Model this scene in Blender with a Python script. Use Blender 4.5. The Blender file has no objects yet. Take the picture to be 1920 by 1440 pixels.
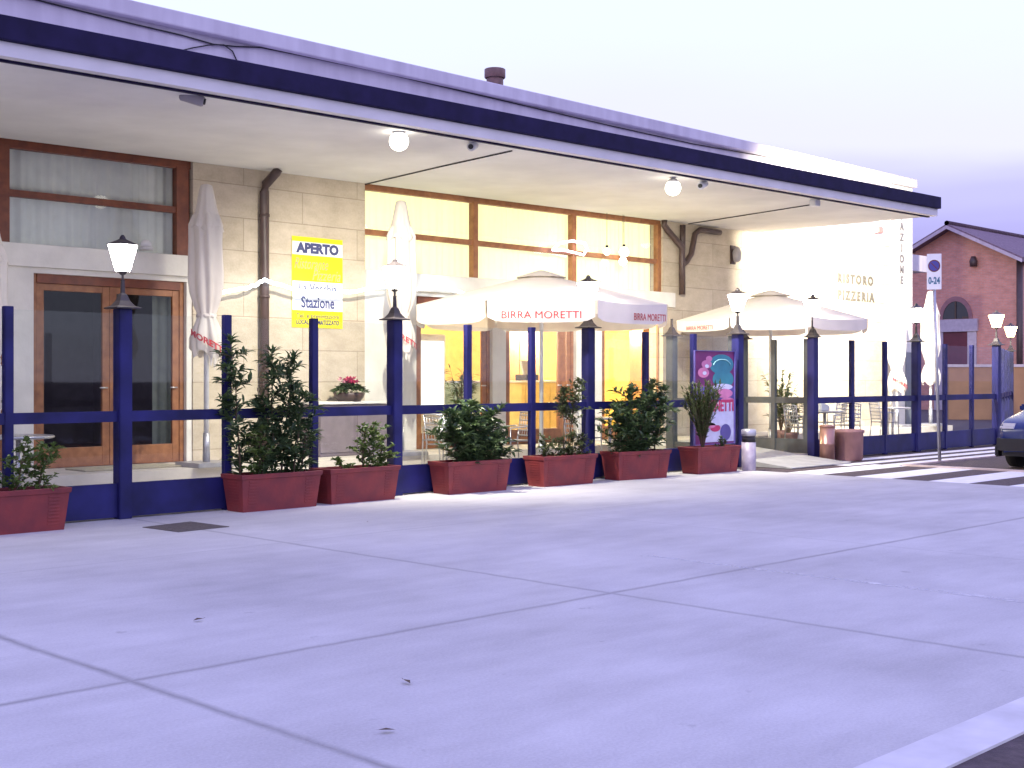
import bpy, bmesh, math, random
from mathutils import Vector, Matrix
R = math.radians
sc = bpy.context.scene
col = sc.collection

# ------------------------------------------------------------------ camera
# World X runs along the station front, Y into it; the camera stands at the origin, 1.5 m up.
FPX, HOR, CX0 = 2400.0, 709.0, 960.0
TH = math.atan2(3350 - 960, 2400)
CT, ST = math.cos(TH), math.sin(TH)
CAMH = 1.5
cam_d = bpy.data.cameras.new('camera')
cam = bpy.data.objects.new('camera', cam_d)
col.objects.link(cam)
cam.location = (0, 0, CAMH)
cam.rotation_euler = (R(90), 0, TH - R(90))
cam_d.sensor_width = 36
cam_d.lens = 36 * FPX / 1920
cam_d.shift_y = (HOR - 720) / 1920
cam_d.clip_end = 3000
sc.camera = cam

# ------------------------------------------------------------------ sky and sun (dusk)
w = bpy.data.worlds.new('World')
sc.world = w
w.use_nodes = True
nt = w.node_tree
nt.nodes.clear()
N = nt.nodes.new
out = N('ShaderNodeOutputWorld'); bg = N('ShaderNodeBackground')
tc = N('ShaderNodeTexCoord'); sep = N('ShaderNodeSeparateXYZ')
nt.links.new(tc.outputs['Generated'], sep.inputs[0])
ns = N('ShaderNodeTexNoise'); ns.inputs['Scale'].default_value = 2.2; ns.inputs['Detail'].default_value = 4
mp = N('ShaderNodeMapping'); mp.inputs['Scale'].default_value = (1, 1, 5)
nt.links.new(tc.outputs['Generated'], mp.inputs[0]); nt.links.new(mp.outputs[0], ns.inputs['Vector'])
ma = N('ShaderNodeMath'); ma.operation = 'MULTIPLY_ADD'
ma.inputs[1].default_value = 0.09; ma.inputs[2].default_value = -0.045
nt.links.new(ns.outputs['Fac'], ma.inputs[0])
# the western (left) half of the sky holds the last of the light
mx = N('ShaderNodeMath'); mx.operation = 'MULTIPLY_ADD'; mx.inputs[1].default_value = -0.16; mx.inputs[2].default_value = 0.182
nt.links.new(sep.outputs['X'], mx.inputs[0])
my = N('ShaderNodeMath'); my.operation = 'MULTIPLY_ADD'; my.inputs[1].default_value = -0.10
nt.links.new(sep.outputs['Y'], my.inputs[0]); nt.links.new(mx.outputs[0], my.inputs[2])
ad = N('ShaderNodeMath'); ad.operation = 'ADD'
nt.links.new(sep.outputs['Z'], ad.inputs[0]); nt.links.new(ma.outputs[0], ad.inputs[1])
ad2 = N('ShaderNodeMath'); ad2.operation = 'ADD'
nt.links.new(ad.outputs[0], ad2.inputs[0]); nt.links.new(my.outputs[0], ad2.inputs[1])
rp = N('ShaderNodeValToRGB')
rp.color_ramp.interpolation = 'EASE'
def stop(p, c, first=[0]):
    e = rp.color_ramp.elements[first[0]] if first[0] < 2 else rp.color_ramp.elements.new(p)
    first[0] += 1
    e.position = p; e.color = (*c, 1)
stop(0.0, (.34, .29, .62)); stop(1.0, (.68, .67, 1.50))
stop(.085, (.31, .27, .74)); stop(.125, (.50, .47, .95)); stop(.17, (.76, .75, 1.1)); stop(.27, (.80, .86, 1.2)); stop(.40, (.90, .97, 1.35)); stop(.6, (.74, .76, 1.50))
nt.links.new(ad2.outputs[0], rp.inputs[0])
sky = N('ShaderNodeTexSky'); sky.sky_type = 'NISHITA'; sky.sun_disc = False
SUN_EL, SUN_AZ = R(4), R(250)
sky.sun_elevation = SUN_EL; sky.sun_rotation = SUN_AZ
mix = N('ShaderNodeMixRGB'); mix.blend_type = 'ADD'; mix.inputs[0].default_value = 0.03
nt.links.new(rp.outputs[0], mix.inputs[1]); nt.links.new(sky.outputs[0], mix.inputs[2])
nt.links.new(mix.outputs[0], bg.inputs[0])
bg.inputs[1].default_value = 1.0
nt.links.new(bg.outputs[0], out.inputs[0])

sd = bpy.data.lights.new('sun', 'SUN'); sd.energy = 0.25; sd.angle = R(30); sd.color = (.95, .85, 1.0)
so = bpy.data.objects.new('sun', sd); col.objects.link(so)
so.rotation_euler = (R(62), 0, R(-20))

sc.view_settings.view_transform = 'Standard'
sc.view_settings.look = 'None'
sc.view_settings.exposure = 0.12
sc.view_settings.gamma = 1
sc.cycles.max_bounces = 7
sc.cycles.transparent_max_bounces = 24
sc.cycles.sample_clamp_indirect = 4
sc.cycles.use_denoising = True

# ------------------------------------------------------------------ photo pixel -> place on a known plane
def ray(px):
    r = (px - CX0) / FPX
    return r, CT + r * ST, ST - r * CT          # X and Y gained per metre of depth
def fx(px, Y):
    r, a, b = ray(px); return Y * a / b
def fz(px, py, Y):
    r, a, b = ray(px); return CAMH + (HOR - py) / FPX * (Y / b)
def gnd(px, py, z=0.0):
    r, a, b = ray(px); d = (CAMH - z) * FPX / (py - HOR)
    return Vector((d * a, d * b, z))

# ------------------------------------------------------------------ materials
MATS = {}
def principled(name):
    m = bpy.data.materials.new(name); m.use_nodes = True
    return m, m.node_tree, m.node_tree.nodes['Principled BSDF']
def mat(name, c, rough=.6, metal=0, var=.12, scale=6, bump=0, c2=None, emit=None, estr=0, detail=5, spec=.5, trans=0):
    m, t, p = principled(name)
    tcn = t.nodes.new('ShaderNodeTexCoord')
    n = t.nodes.new('ShaderNodeTexNoise'); n.inputs['Scale'].default_value = scale; n.inputs['Detail'].default_value = detail
    t.links.new(tcn.outputs['Object'], n.inputs['Vector'])
    r = t.nodes.new('ShaderNodeValToRGB')
    lo = c2 if c2 else tuple(x * (1 - var) for x in c)
    hi = c if c2 else tuple(min(1, x * (1 + var)) for x in c)
    r.color_ramp.elements[0].position = .3; r.color_ramp.elements[0].color = (*lo, 1)
    r.color_ramp.elements[1].position = .7; r.color_ramp.elements[1].color = (*hi, 1)
    t.links.new(n.outputs['Fac'], r.inputs[0]); t.links.new(r.outputs[0], p.inputs['Base Color'])
    p.inputs['Roughness'].default_value = rough; p.inputs['Metallic'].default_value = metal
    p.inputs['Specular IOR Level'].default_value = spec
    if bump:
        b = t.nodes.new('ShaderNodeBump'); b.inputs['Strength'].default_value = bump; b.inputs['Distance'].default_value = .02
        n2 = t.nodes.new('ShaderNodeTexNoise'); n2.inputs['Scale'].default_value = scale * 6; n2.inputs['Detail'].default_value = 4
        t.links.new(tcn.outputs['Object'], n2.inputs['Vector'])
        t.links.new(n2.outputs['Fac'], b.inputs['Height']); t.links.new(b.outputs[0], p.inputs['Normal'])
    if emit:
        p.inputs['Emission Color'].default_value = (*emit, 1); p.inputs['Emission Strength'].default_value = estr
    if trans:
        tr = t.nodes.new('ShaderNodeBsdfTranslucent'); mxs = t.nodes.new('ShaderNodeMixShader')
        mxs.inputs[0].default_value = trans
        t.links.new(r.outputs[0], tr.inputs[0])
        t.links.new(p.outputs[0], mxs.inputs[1]); t.links.new(tr.outputs[0], mxs.inputs[2])
        t.links.new(mxs.outputs[0], t.nodes['Material Output'].inputs[0])
    MATS[name] = m
    return m
def glass(name, tint, refl, rough=.02):
    m = bpy.data.materials.new(name); m.use_nodes = True; t = m.node_tree; t.nodes.clear()
    o = t.nodes.new('ShaderNodeOutputMaterial'); a = t.nodes.new('ShaderNodeBsdfTransparent'); g = t.nodes.new('ShaderNodeBsdfGlossy')
    a.inputs[0].default_value = (*tint, 1); g.inputs['Roughness'].default_value = rough
    lw = t.nodes.new('ShaderNodeLayerWeight'); lw.inputs[0].default_value = .35
    mm = t.nodes.new('ShaderNodeMath'); mm.operation = 'MULTIPLY_ADD'; mm.inputs[1].default_value = refl; mm.inputs[2].default_value = refl * .35
    t.links.new(lw.outputs['Fresnel'], mm.inputs[0])
    x = t.nodes.new('ShaderNodeMixShader')
    t.links.new(mm.outputs[0], x.inputs[0]); t.links.new(a.outputs[0], x.inputs[1]); t.links.new(g.outputs[0], x.inputs[2])
    t.links.new(x.outputs[0], o.inputs[0])
    return m
def emitter(name, c, s):
    m = bpy.data.materials.new(name); m.use_nodes = True; t = m.node_tree; t.nodes.clear()
    o = t.nodes.new('ShaderNodeOutputMaterial'); e = t.nodes.new('ShaderNodeEmission')
    e.inputs[0].default_value = (*c, 1); e.inputs[1].default_value = s
    t.links.new(e.outputs[0], o.inputs[0])
    return m

def nmath(t, op, a=None, b=None, c=None):
    n = t.nodes.new('ShaderNodeMath'); n.operation = op
    for i, v in enumerate((a, b, c)):
        if v is None: continue
        if isinstance(v, (int, float)): n.inputs[i].default_value = v
        else: t.links.new(v, n.inputs[i])
    return n.outputs[0]

# concrete plaza: stained slabs with joints
def make_plaza_mat():
    m, t, p = principled('plaza_concrete')
    tcn = t.nodes.new('ShaderNodeTexCoord'); s = t.nodes.new('ShaderNodeSeparateXYZ')
    t.links.new(tcn.outputs['Object'], s.inputs[0])
    def noise(scale, det=6, rough=.6, dim=None):
        n = t.nodes.new('ShaderNodeTexNoise'); n.inputs['Scale'].default_value = scale; n.inputs['Detail'].default_value = det
        n.inputs['Roughness'].default_value = rough
        if dim:
            mpn = t.nodes.new('ShaderNodeMapping'); mpn.inputs['Scale'].default_value = dim
            t.links.new(tcn.outputs['Object'], mpn.inputs[0]); t.links.new(mpn.outputs[0], n.inputs['Vector'])
        else: t.links.new(tcn.outputs['Object'], n.inputs['Vector'])
        return n.outputs['Fac']
    big = noise(.45, 7, .62); mid = noise(2.1, 6, .6, (.5, 1.6, 1)); fine = noise(60, 3); wob = noise(3, 3)
    grain = noise(170, 2); v = nmath(t, 'ADD', nmath(t, 'ADD', nmath(t, 'MULTIPLY', big, .45), nmath(t, 'MULTIPLY', grain, .12)), nmath(t, 'ADD', nmath(t, 'MULTIPLY', mid, .22), nmath(t, 'MULTIPLY', fine, .21)))
    spots = nmath(t, 'MULTIPLY', nmath(t, 'MAXIMUM', nmath(t, 'SUBTRACT', noise(5.5, 3, .5), .70), 0.0), 4.0)
    r = t.nodes.new('ShaderNodeValToRGB')
    r.color_ramp.elements[0].position = .37; r.color_ramp.elements[0].color = (.385, .375, .365, 1)
    r.color_ramp.elements[1].position = .63; r.color_ramp.elements[1].color = (.62, .61, .59, 1)
    t.links.new(v, r.inputs[0])
    off = nmath(t, 'MULTIPLY_ADD', wob, .05, -.025)
    acc = None
    for ax, pos, wd, st in (('X', 3.16, .045, .62), ('X', 6.81, .04, .5), ('X', 10.46, .03, .2), ('X', -.49, .045, .55), ('Y', 5.81, .042, .6), ('Y', 9.7, .03, .2)):
        d = nmath(t, 'ABSOLUTE', nmath(t, 'SUBTRACT', nmath(t, 'ADD', s.outputs[ax], off), pos))
        k = nmath(t, 'MULTIPLY', nmath(t, 'SUBTRACT', 1.0, nmath(t, 'SMOOTH_MIN', nmath(t, 'DIVIDE', d, wd), 1.0, .3)), st)
        k = nmath(t, 'MAXIMUM', k, 0.0)
        acc = k if acc is None else nmath(t, 'MAXIMUM', acc, k)
    acc = nmath(t, 'MAXIMUM', nmath(t, 'MULTIPLY', acc, nmath(t, 'MULTIPLY_ADD', mid, 1.1, .3)), spots)
    mxr = t.nodes.new('ShaderNodeMixRGB'); mxr.inputs[2].default_value = (.13, .125, .12, 1)
    t.links.new(acc, mxr.inputs[0]); t.links.new(r.outputs[0], mxr.inputs[1])
    t.links.new(mxr.outputs[0], p.inputs['Base Color'])
    p.inputs['Roughness'].default_value = .85; p.inputs['Specular IOR Level'].default_value = .25
    b = t.nodes.new('ShaderNodeBump'); b.inputs['Strength'].default_value = .35; b.inputs['Distance'].default_value = .01
    t.links.new(nmath(t, 'ADD', fine, nmath(t, 'MULTIPLY', acc, -.8)), b.inputs['Height']); t.links.new(b.outputs[0], p.inputs['Normal'])
    return m
M_PLAZA = make_plaza_mat()

# big smooth stone slabs in level courses
def make_stone(name, c1, c2, bw, bh, mortar, rough=.75, msize=.012, off=.5, axis='XZ', warm=None):
    m, t, p = principled(name)
    tcn = t.nodes.new('ShaderNodeTexCoord'); s = t.nodes.new('ShaderNodeSeparateXYZ'); cb = t.nodes.new('ShaderNodeCombineXYZ')
    t.links.new(tcn.outputs['Object'], s.inputs[0])
    t.links.new(s.outputs[axis[0]], cb.inputs[0]); t.links.new(s.outputs[axis[1]], cb.inputs[1])
    br = t.nodes.new('ShaderNodeTexBrick'); t.links.new(cb.outputs[0], br.inputs['Vector'])
    br.inputs['Scale'].default_value = 1; br.inputs['Brick Width'].default_value = bw; br.inputs['Row Height'].default_value = bh
    br.inputs['Mortar Size'].default_value = msize; br.inputs['Mortar Smooth'].default_value = .25; br.offset = off
    br.inputs['Color1'].default_value = (*c1, 1); br.inputs['Color2'].default_value = (*c2, 1); br.inputs['Mortar'].default_value = (*mortar, 1)
    n = t.nodes.new('ShaderNodeTexNoise'); n.inputs['Scale'].default_value = 2.6; n.inputs['Detail'].default_value = 7; n.inputs['Roughness'].default_value = .65
    mpn = t.nodes.new('ShaderNodeMapping'); mpn.inputs['Scale'].default_value = (1, 1, 1.8)
    t.links.new(tcn.outputs['Object'], mpn.inputs[0]); t.links.new(mpn.outputs[0], n.inputs['Vector'])
    n3 = t.nodes.new('ShaderNodeTexNoise'); n3.inputs['Scale'].default_value = 34; n3.inputs['Detail'].default_value = 4
    t.links.new(tcn.outputs['Object'], n3.inputs['Vector'])
    r = t.nodes.new('ShaderNodeValToRGB')
    r.color_ramp.elements[0].position = .3; r.color_ramp.elements[0].color = (.74, .71, .66, 1)
    r.color_ramp.elements[1].position = .68; r.color_ramp.elements[1].color = (1.08, 1.06, 1.04, 1)
    t.links.new(nmath(t, 'MULTIPLY_ADD', n3.outputs['Fac'], .25, nmath(t, 'MULTIPLY', n.outputs['Fac'], .75)), r.inputs[0])
    mu = t.nodes.new('ShaderNodeMixRGB'); mu.blend_type = 'MULTIPLY'; mu.inputs[0].default_value = 1
    t.links.new(br.outputs['Color'], mu.inputs[1]); t.links.new(r.outputs[0], mu.inputs[2])
    t.links.new(mu.outputs[0], p.inputs['Base Color']); p.inputs['Roughness'].default_value = rough; p.inputs['Specular IOR Level'].default_value = .3
    b = t.nodes.new('ShaderNodeBump'); b.inputs['Strength'].default_value = .5; b.inputs['Distance'].default_value = .01
    t.links.new(nmath(t, 'SUBTRACT', nmath(t, 'MULTIPLY', n3.outputs['Fac'], .4), br.outputs['Fac']), b.inputs['Height']); t.links.new(b.outputs[0], p.inputs['Normal'])
    return m
M_STONE = make_stone('travertine_slabs', (.56, .50, .41), (.51, .45, .36), 2.1, .48, (.39, .34, .27), msize=.008)
M_BRICK = make_stone('red_brick', (.72, .33, .25), (.64, .29, .23), .26, .075, (.55, .40, .36), msize=.008, axis='YZ')
M_BRICKX = make_stone('red_brick_side', (.72, .33, .25), (.64, .29, .23), .26, .075, (.55, .40, .36), msize=.008, axis='XZ')

# plaster with vertical rain streaks
def make_streaked(name, c, c2):
    m, t, p = principled(name)
    tcn = t.nodes.new('ShaderNodeTexCoord'); mpn = t.nodes.new('ShaderNodeMapping'); mpn.inputs['Scale'].default_value = (5, 5, .35)
    t.links.new(tcn.outputs['Object'], mpn.inputs[0])
    n = t.nodes.new('ShaderNodeTexNoise'); n.inputs['Scale'].default_value = 1; n.inputs['Detail'].default_value = 6
    t.links.new(mpn.outputs[0], n.inputs['Vector'])
    n2 = t.nodes.new('ShaderNodeTexNoise'); n2.inputs['Scale'].default_value = 1.3; n2.inputs['Detail'].default_value = 7
    t.links.new(tcn.outputs['Object'], n2.inputs['Vector'])
    r = t.nodes.new('ShaderNodeValToRGB')
    r.color_ramp.elements[0].position = .35; r.color_ramp.elements[0].color = (*c2, 1)
    r.color_ramp.elements[1].position = .62; r.color_ramp.elements[1].color = (*c, 1)
    t.links.new(nmath(t, 'MULTIPLY_ADD', n.outputs['Fac'], .5, nmath(t, 'MULTIPLY', n2.outputs['Fac'], .5)), r.inputs[0])
    t.links.new(r.outputs[0], p.inputs['Base Color']); p.inputs['Roughness'].default_value = .9; p.inputs['Specular IOR Level'].default_value = .2
    return m
M_UPPER = make_streaked('weathered_plaster', (.60, .56, .62), (.47, .43, .49))
M_COPING = make_streaked('coping_concrete', (.62, .58, .63), (.49, .45, .50))
M_SOFFIT = mat('soffit_plaster', (.73, .715, .675), .9, var=.10, scale=1.0, bump=.2, detail=9)
M_WHITE = mat('white_concrete', (.70, .68, .63), .8, var=.08, scale=3, bump=.2)
M_FASCIA = mat('dark_fascia_metal', (.013, .009, .045), .7, var=.3, scale=4, spec=.2)
M_FASCIAW = mat('white_fascia', (.66, .63, .64), .6, var=.06, scale=3)
M_WOOD = mat('varnished_wood', (.34, .145, .06), .45, scale=9, c2=(.22, .085, .035))
M_DWOOD = mat('dark_stained_wood', (.20, .055, .022), .45, scale=9, c2=(.12, .03, .014))
M_NAVY = mat('navy_paint', (.013, .013, .088), .5, var=.45, scale=2.2, spec=.3, bump=.06)
M_BLACKM = mat('black_iron', (.03, .024, .028), .45, var=.2)
M_GREYF = mat('shade_greyed_paint', (.06, .065, .07), .5, var=.2)  # greyness of shade is put into the colour of the return frames
M_GLASS = glass('windbreak_glass', (.95, .965, .955), .06)
M_WGLASS = glass('window_glass', (.92, .93, .92), .11)
M_TERRA = mat('terracotta_plastic', (.25, .034, .032), .65, c2=(.15, .024, .030), scale=4, bump=.12)
M_SOIL = mat('potting_soil', (.035, .022, .016), .95, var=.4, scale=30, bump=.8)
M_LEAF = mat('dark_leaf', (.11, .17, .06), .36, scale=7, c2=(.022, .05, .024), trans=.25)
M_LEAFL = mat('light_leaf', (.18, .25, .055), .42, scale=8, c2=(.05, .10, .028), trans=.25)
M_LEAFR = mat('olive_leaf', (.12, .16, .055), .45, scale=6, c2=(.035, .045, .02), trans=.25)
M_STEM = mat('woody_stem', (.10, .065, .04), .8)
M_CANVAS = mat('cream_canvas', (.76, .71, .65), .85, var=.06, scale=3, trans=.25)
M_RED = mat('red_print', (.50, .03, .04), .7)
M_POLEW = mat('white_pole_paint', (.6, .6, .62), .4)
M_PIPE = mat('brown_downpipe', (.065, .04, .038), .45, var=.2)
M_GALV = mat('galvanised_steel', (.42, .42, .46), .4, metal=.6)
M_ASPH = mat('asphalt', (.085, .062, .066), .9, var=.3, scale=18, bump=.6)
M_PAINT = mat('road_paint', (.88, .87, .85), .75, scale=7, c2=(.74, .73, .71))
M_WORN = mat('worn_paint', (.70, .69, .68), .85, scale=4, c2=(.54, .53, .515))
M_FAINT = mat('faint_paint', (.74, .73, .71), .85, scale=2.5, c2=(.66, .65, .635))
M_KERB = mat('pale_kerb', (.62, .50, .44), .8)
M_TERR = mat('terrace_tiles', (.56, .52, .46), .7, var=.12, scale=2.5, bump=.15)
M_RAMP = mat('ramp_concrete', (.36, .36, .34), .85, var=.15, scale=4, bump=.3)
M_CURT = mat('grey_curtain', (.74, .77, .73), .9, var=.06, scale=5)
M_CURTY = mat('self_lit_yellow_curtain', (.76, .76, .42), .9, var=.05, scale=5, emit=(1.0, .97, .56), estr=.80)  # room light behind the cloth is put in as its own glow
M_LANT = emitter('lantern_glow', (1.0, .95, .85), 60)
M_LANTO = emitter('orange_lantern_glow', (1.0, .70, .34), 30)
M_BULB = emitter('floodlight_glow', (1.0, .95, .84), 7)
M_LED = emitter('led_glow', (.78, .90, 1.0), 7)
M_GLINTV = emitter('violet_glint_glow', (.86, .74, 1.0), 6)  # glow for the curl shaped after a light glint
M_BULBW = emitter('bulb_and_glint_glow', (1.0, .92, .66), 6)
M_FRIDGE = emitter('fridge_glow', (1.0, .96, .84), 2.6)
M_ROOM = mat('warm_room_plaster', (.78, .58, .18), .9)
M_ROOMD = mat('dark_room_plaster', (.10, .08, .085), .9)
M_PANEL = mat('orange_wood_panel', (.42, .20, .075), .5, scale=8)
M_COUNTER = mat('cream_counter', (.66, .50, .20), .5)
M_YEL = mat('sign_yellow', (.78, .68, .012), .5, var=.03)
M_SWHITE = mat('sign_white', (.80, .80, .82), .5, var=.03)
M_INK = mat('sign_blue_ink', (.05, .06, .16), .6)
M_INKP = mat('pale_script_ink', (.42, .36, .20), .6)
M_LETTER = mat('grey_metal_letters', (.16, .15, .15), .5)
M_BROOF = mat('roof_tiles', (.19, .125, .16), .85, var=.25, scale=9, bump=.5)
M_EAVE = mat('pale_eave_board', (.50, .42, .48), .7)
M_CHIM = mat('rusty_flue', (.16, .085, .075), .55, var=.3, scale=8)
M_COPPER = mat('copper_sheet', (.36, .20, .17), .34, metal=.6, var=.2, scale=4)
M_CLAY = mat('mauve_clay', (.32, .17, .16), .75, var=.15, scale=5, bump=.3)
M_ALU = mat('aluminium_tube', (.55, .55, .58), .35, metal=.8)
M_RATTAN = mat('grey_weave', (.22, .21, .22), .7, scale=20)
M_BLUEC = mat('blue_car_paint', (.008, .022, .12), .22, var=.05)
M_BLKP = mat('black_plastic', (.012, .011, .014), .55)
M_TYRE = mat('tyre_rubber', (.015, .015, .016), .8)
M_CGL = mat('car_glass', (.012, .014, .018), .08)
M_LENS = mat('headlight_lens', (.55, .55, .58), .15)
M_MAGENTA = mat('poster_purple', (.20, .025, .14), .45)
M_TEAL = mat('poster_teal', (.04, .24, .30), .45)
M_PINK = mat('poster_pink', (.62, .20, .38), .5)
M_HOTP = mat('poster_red', (.52, .03, .13), .5)
M_PBLUE = mat('poster_pale', (.62, .62, .80), .5)
M_PURP2 = mat('poster_blue', (.10, .08, .30), .5)
M_FLOWR = mat('magenta_petals', (.55, .03, .12), .6)
M_FLOWP = mat('pink_petals', (.70, .28, .36), .6)
M_DKGLASS = mat('dark_window', (.02, .018, .03), .15)
M_DRED = mat('dark_red_door', (.13, .02, .03), .5)
M_STONEB = mat('pale_stone_band', (.50, .43, .46), .8)
M_SBLUE = mat('sign_disc_blue', (.06, .06, .30), .5)
M_WALLBR = mat('brown_plaster', (.34, .19, .10), .85, scale=2)
M_IRONLID = mat('cast_iron', (.10, .085, .08), .7, var=.3, scale=25, bump=.6)

# ------------------------------------------------------------------ mesh helpers
class MB:
    def __init__(s): s.bm = bmesh.new()
    def face(s, pts, smooth=False):
        f = s.bm.faces.new([s.bm.verts.new(p) for p in pts]); f.smooth = smooth; return s
    def hexa(s, b, t):
        """four bottom corners, four top corners, same turn"""
        vs = [s.bm.verts.new(p) for p in list(b) + list(t)]
        for q in ((3, 2, 1, 0), (4, 5, 6, 7), (0, 1, 5, 4), (1, 2, 6, 5), (2, 3, 7, 6), (3, 0, 4, 7)):
            s.bm.faces.new([vs[i] for i in q])
        return s
    def box(s, x0, x1, y0, y1, z0, z1, bev=0):
        if bev:
            b2 = bmesh.new(); r = bmesh.ops.create_cube(b2, size=1)
            for v in b2.verts: v.co = Vector(((x0+x1)/2 + v.co.x*(x1-x0), (y0+y1)/2 + v.co.y*(y1-y0), (z0+z1)/2 + v.co.z*(z1-z0)))
            bmesh.ops.bevel(b2, geom=b2.edges[:], offset=bev, segments=2, affect='EDGES')
            me = bpy.data.meshes.new('tmp'); b2.to_mesh(me); b2.free(); s.bm.from_mesh(me); bpy.data.meshes.remove(me)
            return s
        return s.hexa([(x0,y0,z0),(x1,y0,z0),(x1,y1,z0),(x0,y1,z0)], [(x0,y0,z1),(x1,y0,z1),(x1,y1,z1),(x0,y1,z1)])
    def tube(s, pts, r, n=8, cap=True):
        pts = [Vector(p) for p in pts]
        rings = []
        up = Vector((0, 0, 1))
        for i, p in enumerate(pts):
            d = (pts[min(i+1, len(pts)-1)] - pts[max(i-1, 0)]).normalized()
            u = d.cross(up)
            if u.length < .05: u = d.cross(Vector((1, 0, 0)))
            u.normalize(); v = d.cross(u)
            rr = r[i] if isinstance(r, (list, tuple)) else r
            rings.append([s.bm.verts.new(p + (u*math.cos(2*math.pi*k/n) + v*math.sin(2*math.pi*k/n))*rr) for k in range(n)])
        for a, b in zip(rings, rings[1:]):
            for k in range(n):
                f = s.bm.faces.new((a[k], a[(k+1) % n], b[(k+1) % n], b[k])); f.smooth = n > 4
        if cap:
            s.bm.faces.new(rings[0][::-1]); s.bm.faces.new(rings[-1])
        return s
    def lathe(s, prof, c=(0, 0, 0), n=24, smooth=True, wob=None, cap=True, rot=0):
        """prof: list of (radius, z)"""
        rings = []
        for (r, z) in prof:
            ring = []
            for k in range(n):
                a = 2*math.pi*k/n + rot
                rr = r * (wob(a, z) if wob else 1)
                ring.append(s.bm.verts.new((c[0] + rr*math.cos(a), c[1] + rr*math.sin(a), c[2] + z)))
            rings.append(ring)
        for a, b in zip(rings, rings[1:]):
            for k in range(n):
                f = s.bm.faces.new((a[k], a[(k+1) % n], b[(k+1) % n], b[k])); f.smooth = smooth
        if cap:
            s.bm.faces.new(rings[0][::-1]); s.bm.faces.new(rings[-1])
        return s
    def mesh(s, name, m):
        bmesh.ops.recalc_face_normals(s.bm, faces=s.bm.faces[:])
        me = bpy.data.meshes.new(name); s.bm.to_mesh(me); s.bm.free()
        for mm in (m if isinstance(m, (list, tuple)) else [m]): me.materials.append(mm)
        return me
    def build(s, name, m, parent=None, loc=None, bevel=0):
        o = bpy.data.objects.new(name, s.mesh(name, m)); col.objects.link(o)
        if parent: o.parent = parent
        if loc: o.location = loc
        if bevel:
            b = o.modifiers.new('bevel', 'BEVEL'); b.width = bevel; b.segments = 2; b.limit_method = 'ANGLE'
        return o
def tag(o, label=None, cat=None, group=None, kind=None):
    if label: o['label'] = label
    if cat: o['category'] = cat
    if group: o['group'] = group
    if kind: o['kind'] = kind
    return o
def empty(name, loc=(0, 0, 0), rz=0, label=None, cat=None, group=None):
    o = bpy.data.objects.new(name, None); col.objects.link(o); o.location = loc; o.rotation_euler.z = rz
    o.empty_display_size = .2
    return tag(o, label, cat, group)
def copy_tree(o, loc, rz=0, label=None):
    c = o.copy(); col.objects.link(c); c.location = loc; c.rotation_euler.z = rz
    if label: c['label'] = label
    for ch in list(o.children):
        d = ch.copy(); col.objects.link(d); d.parent = c
        for g in ch.children:
            e = g.copy(); col.objects.link(e); e.parent = d
    return c
def structure(o): o['kind'] = 'structure'; return o
def text_mb(body, size, width=None, fat=0, shear=0, align='CENTER', sp=1.0, depth=.002):
    cu = bpy.data.curves.new('lettering', 'FONT'); cu.body = body; cu.size = size; cu.align_x = align; cu.align_y = 'CENTER'
    cu.offset = fat; cu.shear = shear; cu.space_character = sp; cu.extrude = depth; cu.resolution_u = 3
    o = bpy.data.objects.new('lettering', cu); col.objects.link(o)
    dg = bpy.context.evaluated_depsgraph_get(); dg.update()
    me = bpy.data.meshes.new_from_object(o.evaluated_get(dg))
    bpy.data.objects.remove(o); bpy.data.curves.remove(cu)
    mb = MB(); mb.bm.from_mesh(me); bpy.data.meshes.remove(me)
    if width:
        xs = [v.co.x for v in mb.bm.verts]; k = width / max(.001, max(xs) - min(xs))
        for v in mb.bm.verts: v.co.x *= k
    return mb
def place(mb, fn):
    for v in mb.bm.verts: v.co = Vector(fn(v.co.x, v.co.y, v.co.z))
    return mb

# ------------------------------------------------------------------ ground
FY, WY = 12.6, 16.0                   # windbreak line, station front
XB = 17.5                             # where the concrete plaza ends
g = MB(); g.face([(-400, -400, -.008), (600, -400, -.008), (600, 600, -.008), (-400, 600, -.008)])
structure(g.build('ground', M_ASPH))
g = MB(); g.face([(-40, 2.54, 0), (XB, 2.54, 0), (XB, FY + .1, 0), (-40, FY + .1, 0)])
structure(g.build('plaza', M_PLAZA))
g = MB(); g.box(-40, XB, 2.29, 2.54, -.1, .004)
structure(g.build('plaza_kerb', M_WORN))
# worn white line on the plaza
p0, p1 = gnd(1215, 1042), gnd(1925, 1152)
g = MB(); g.face([(p0.x - .03, p0.y, .0015), (p0.x + .03, p0.y, .0015), (p0.x + .09, p1.y, .0015), (p0.x - .02, p1.y, .0015)])
t_ = M_FAINT.node_tree; tr_ = t_.nodes.new('ShaderNodeBsdfTransparent'); mx_ = t_.nodes.new('ShaderNodeMixShader'); nz_ = t_.nodes.new('ShaderNodeTexNoise')
nz_.inputs['Scale'].default_value = 9; nz_.inputs['Detail'].default_value = 5
tc_ = t_.nodes.new('ShaderNodeTexCoord'); rr_ = t_.nodes.new('ShaderNodeValToRGB'); rr_.color_ramp.elements[0].position = .38; rr_.color_ramp.elements[1].position = .75
t_.links.new(tc_.outputs['Object'], nz_.inputs['Vector']); t_.links.new(nz_.outputs['Fac'], rr_.inputs[0]); t_.links.new(rr_.outputs[0], mx_.inputs[0])
t_.links.new(tr_.outputs[0], mx_.inputs[1]); t_.links.new(t_.nodes['Principled BSDF'].outputs[0], mx_.inputs[2]); t_.links.new(mx_.outputs[0], t_.nodes['Material Output'].inputs[0])
structure(g.build('worn_line', M_FAINT))
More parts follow.
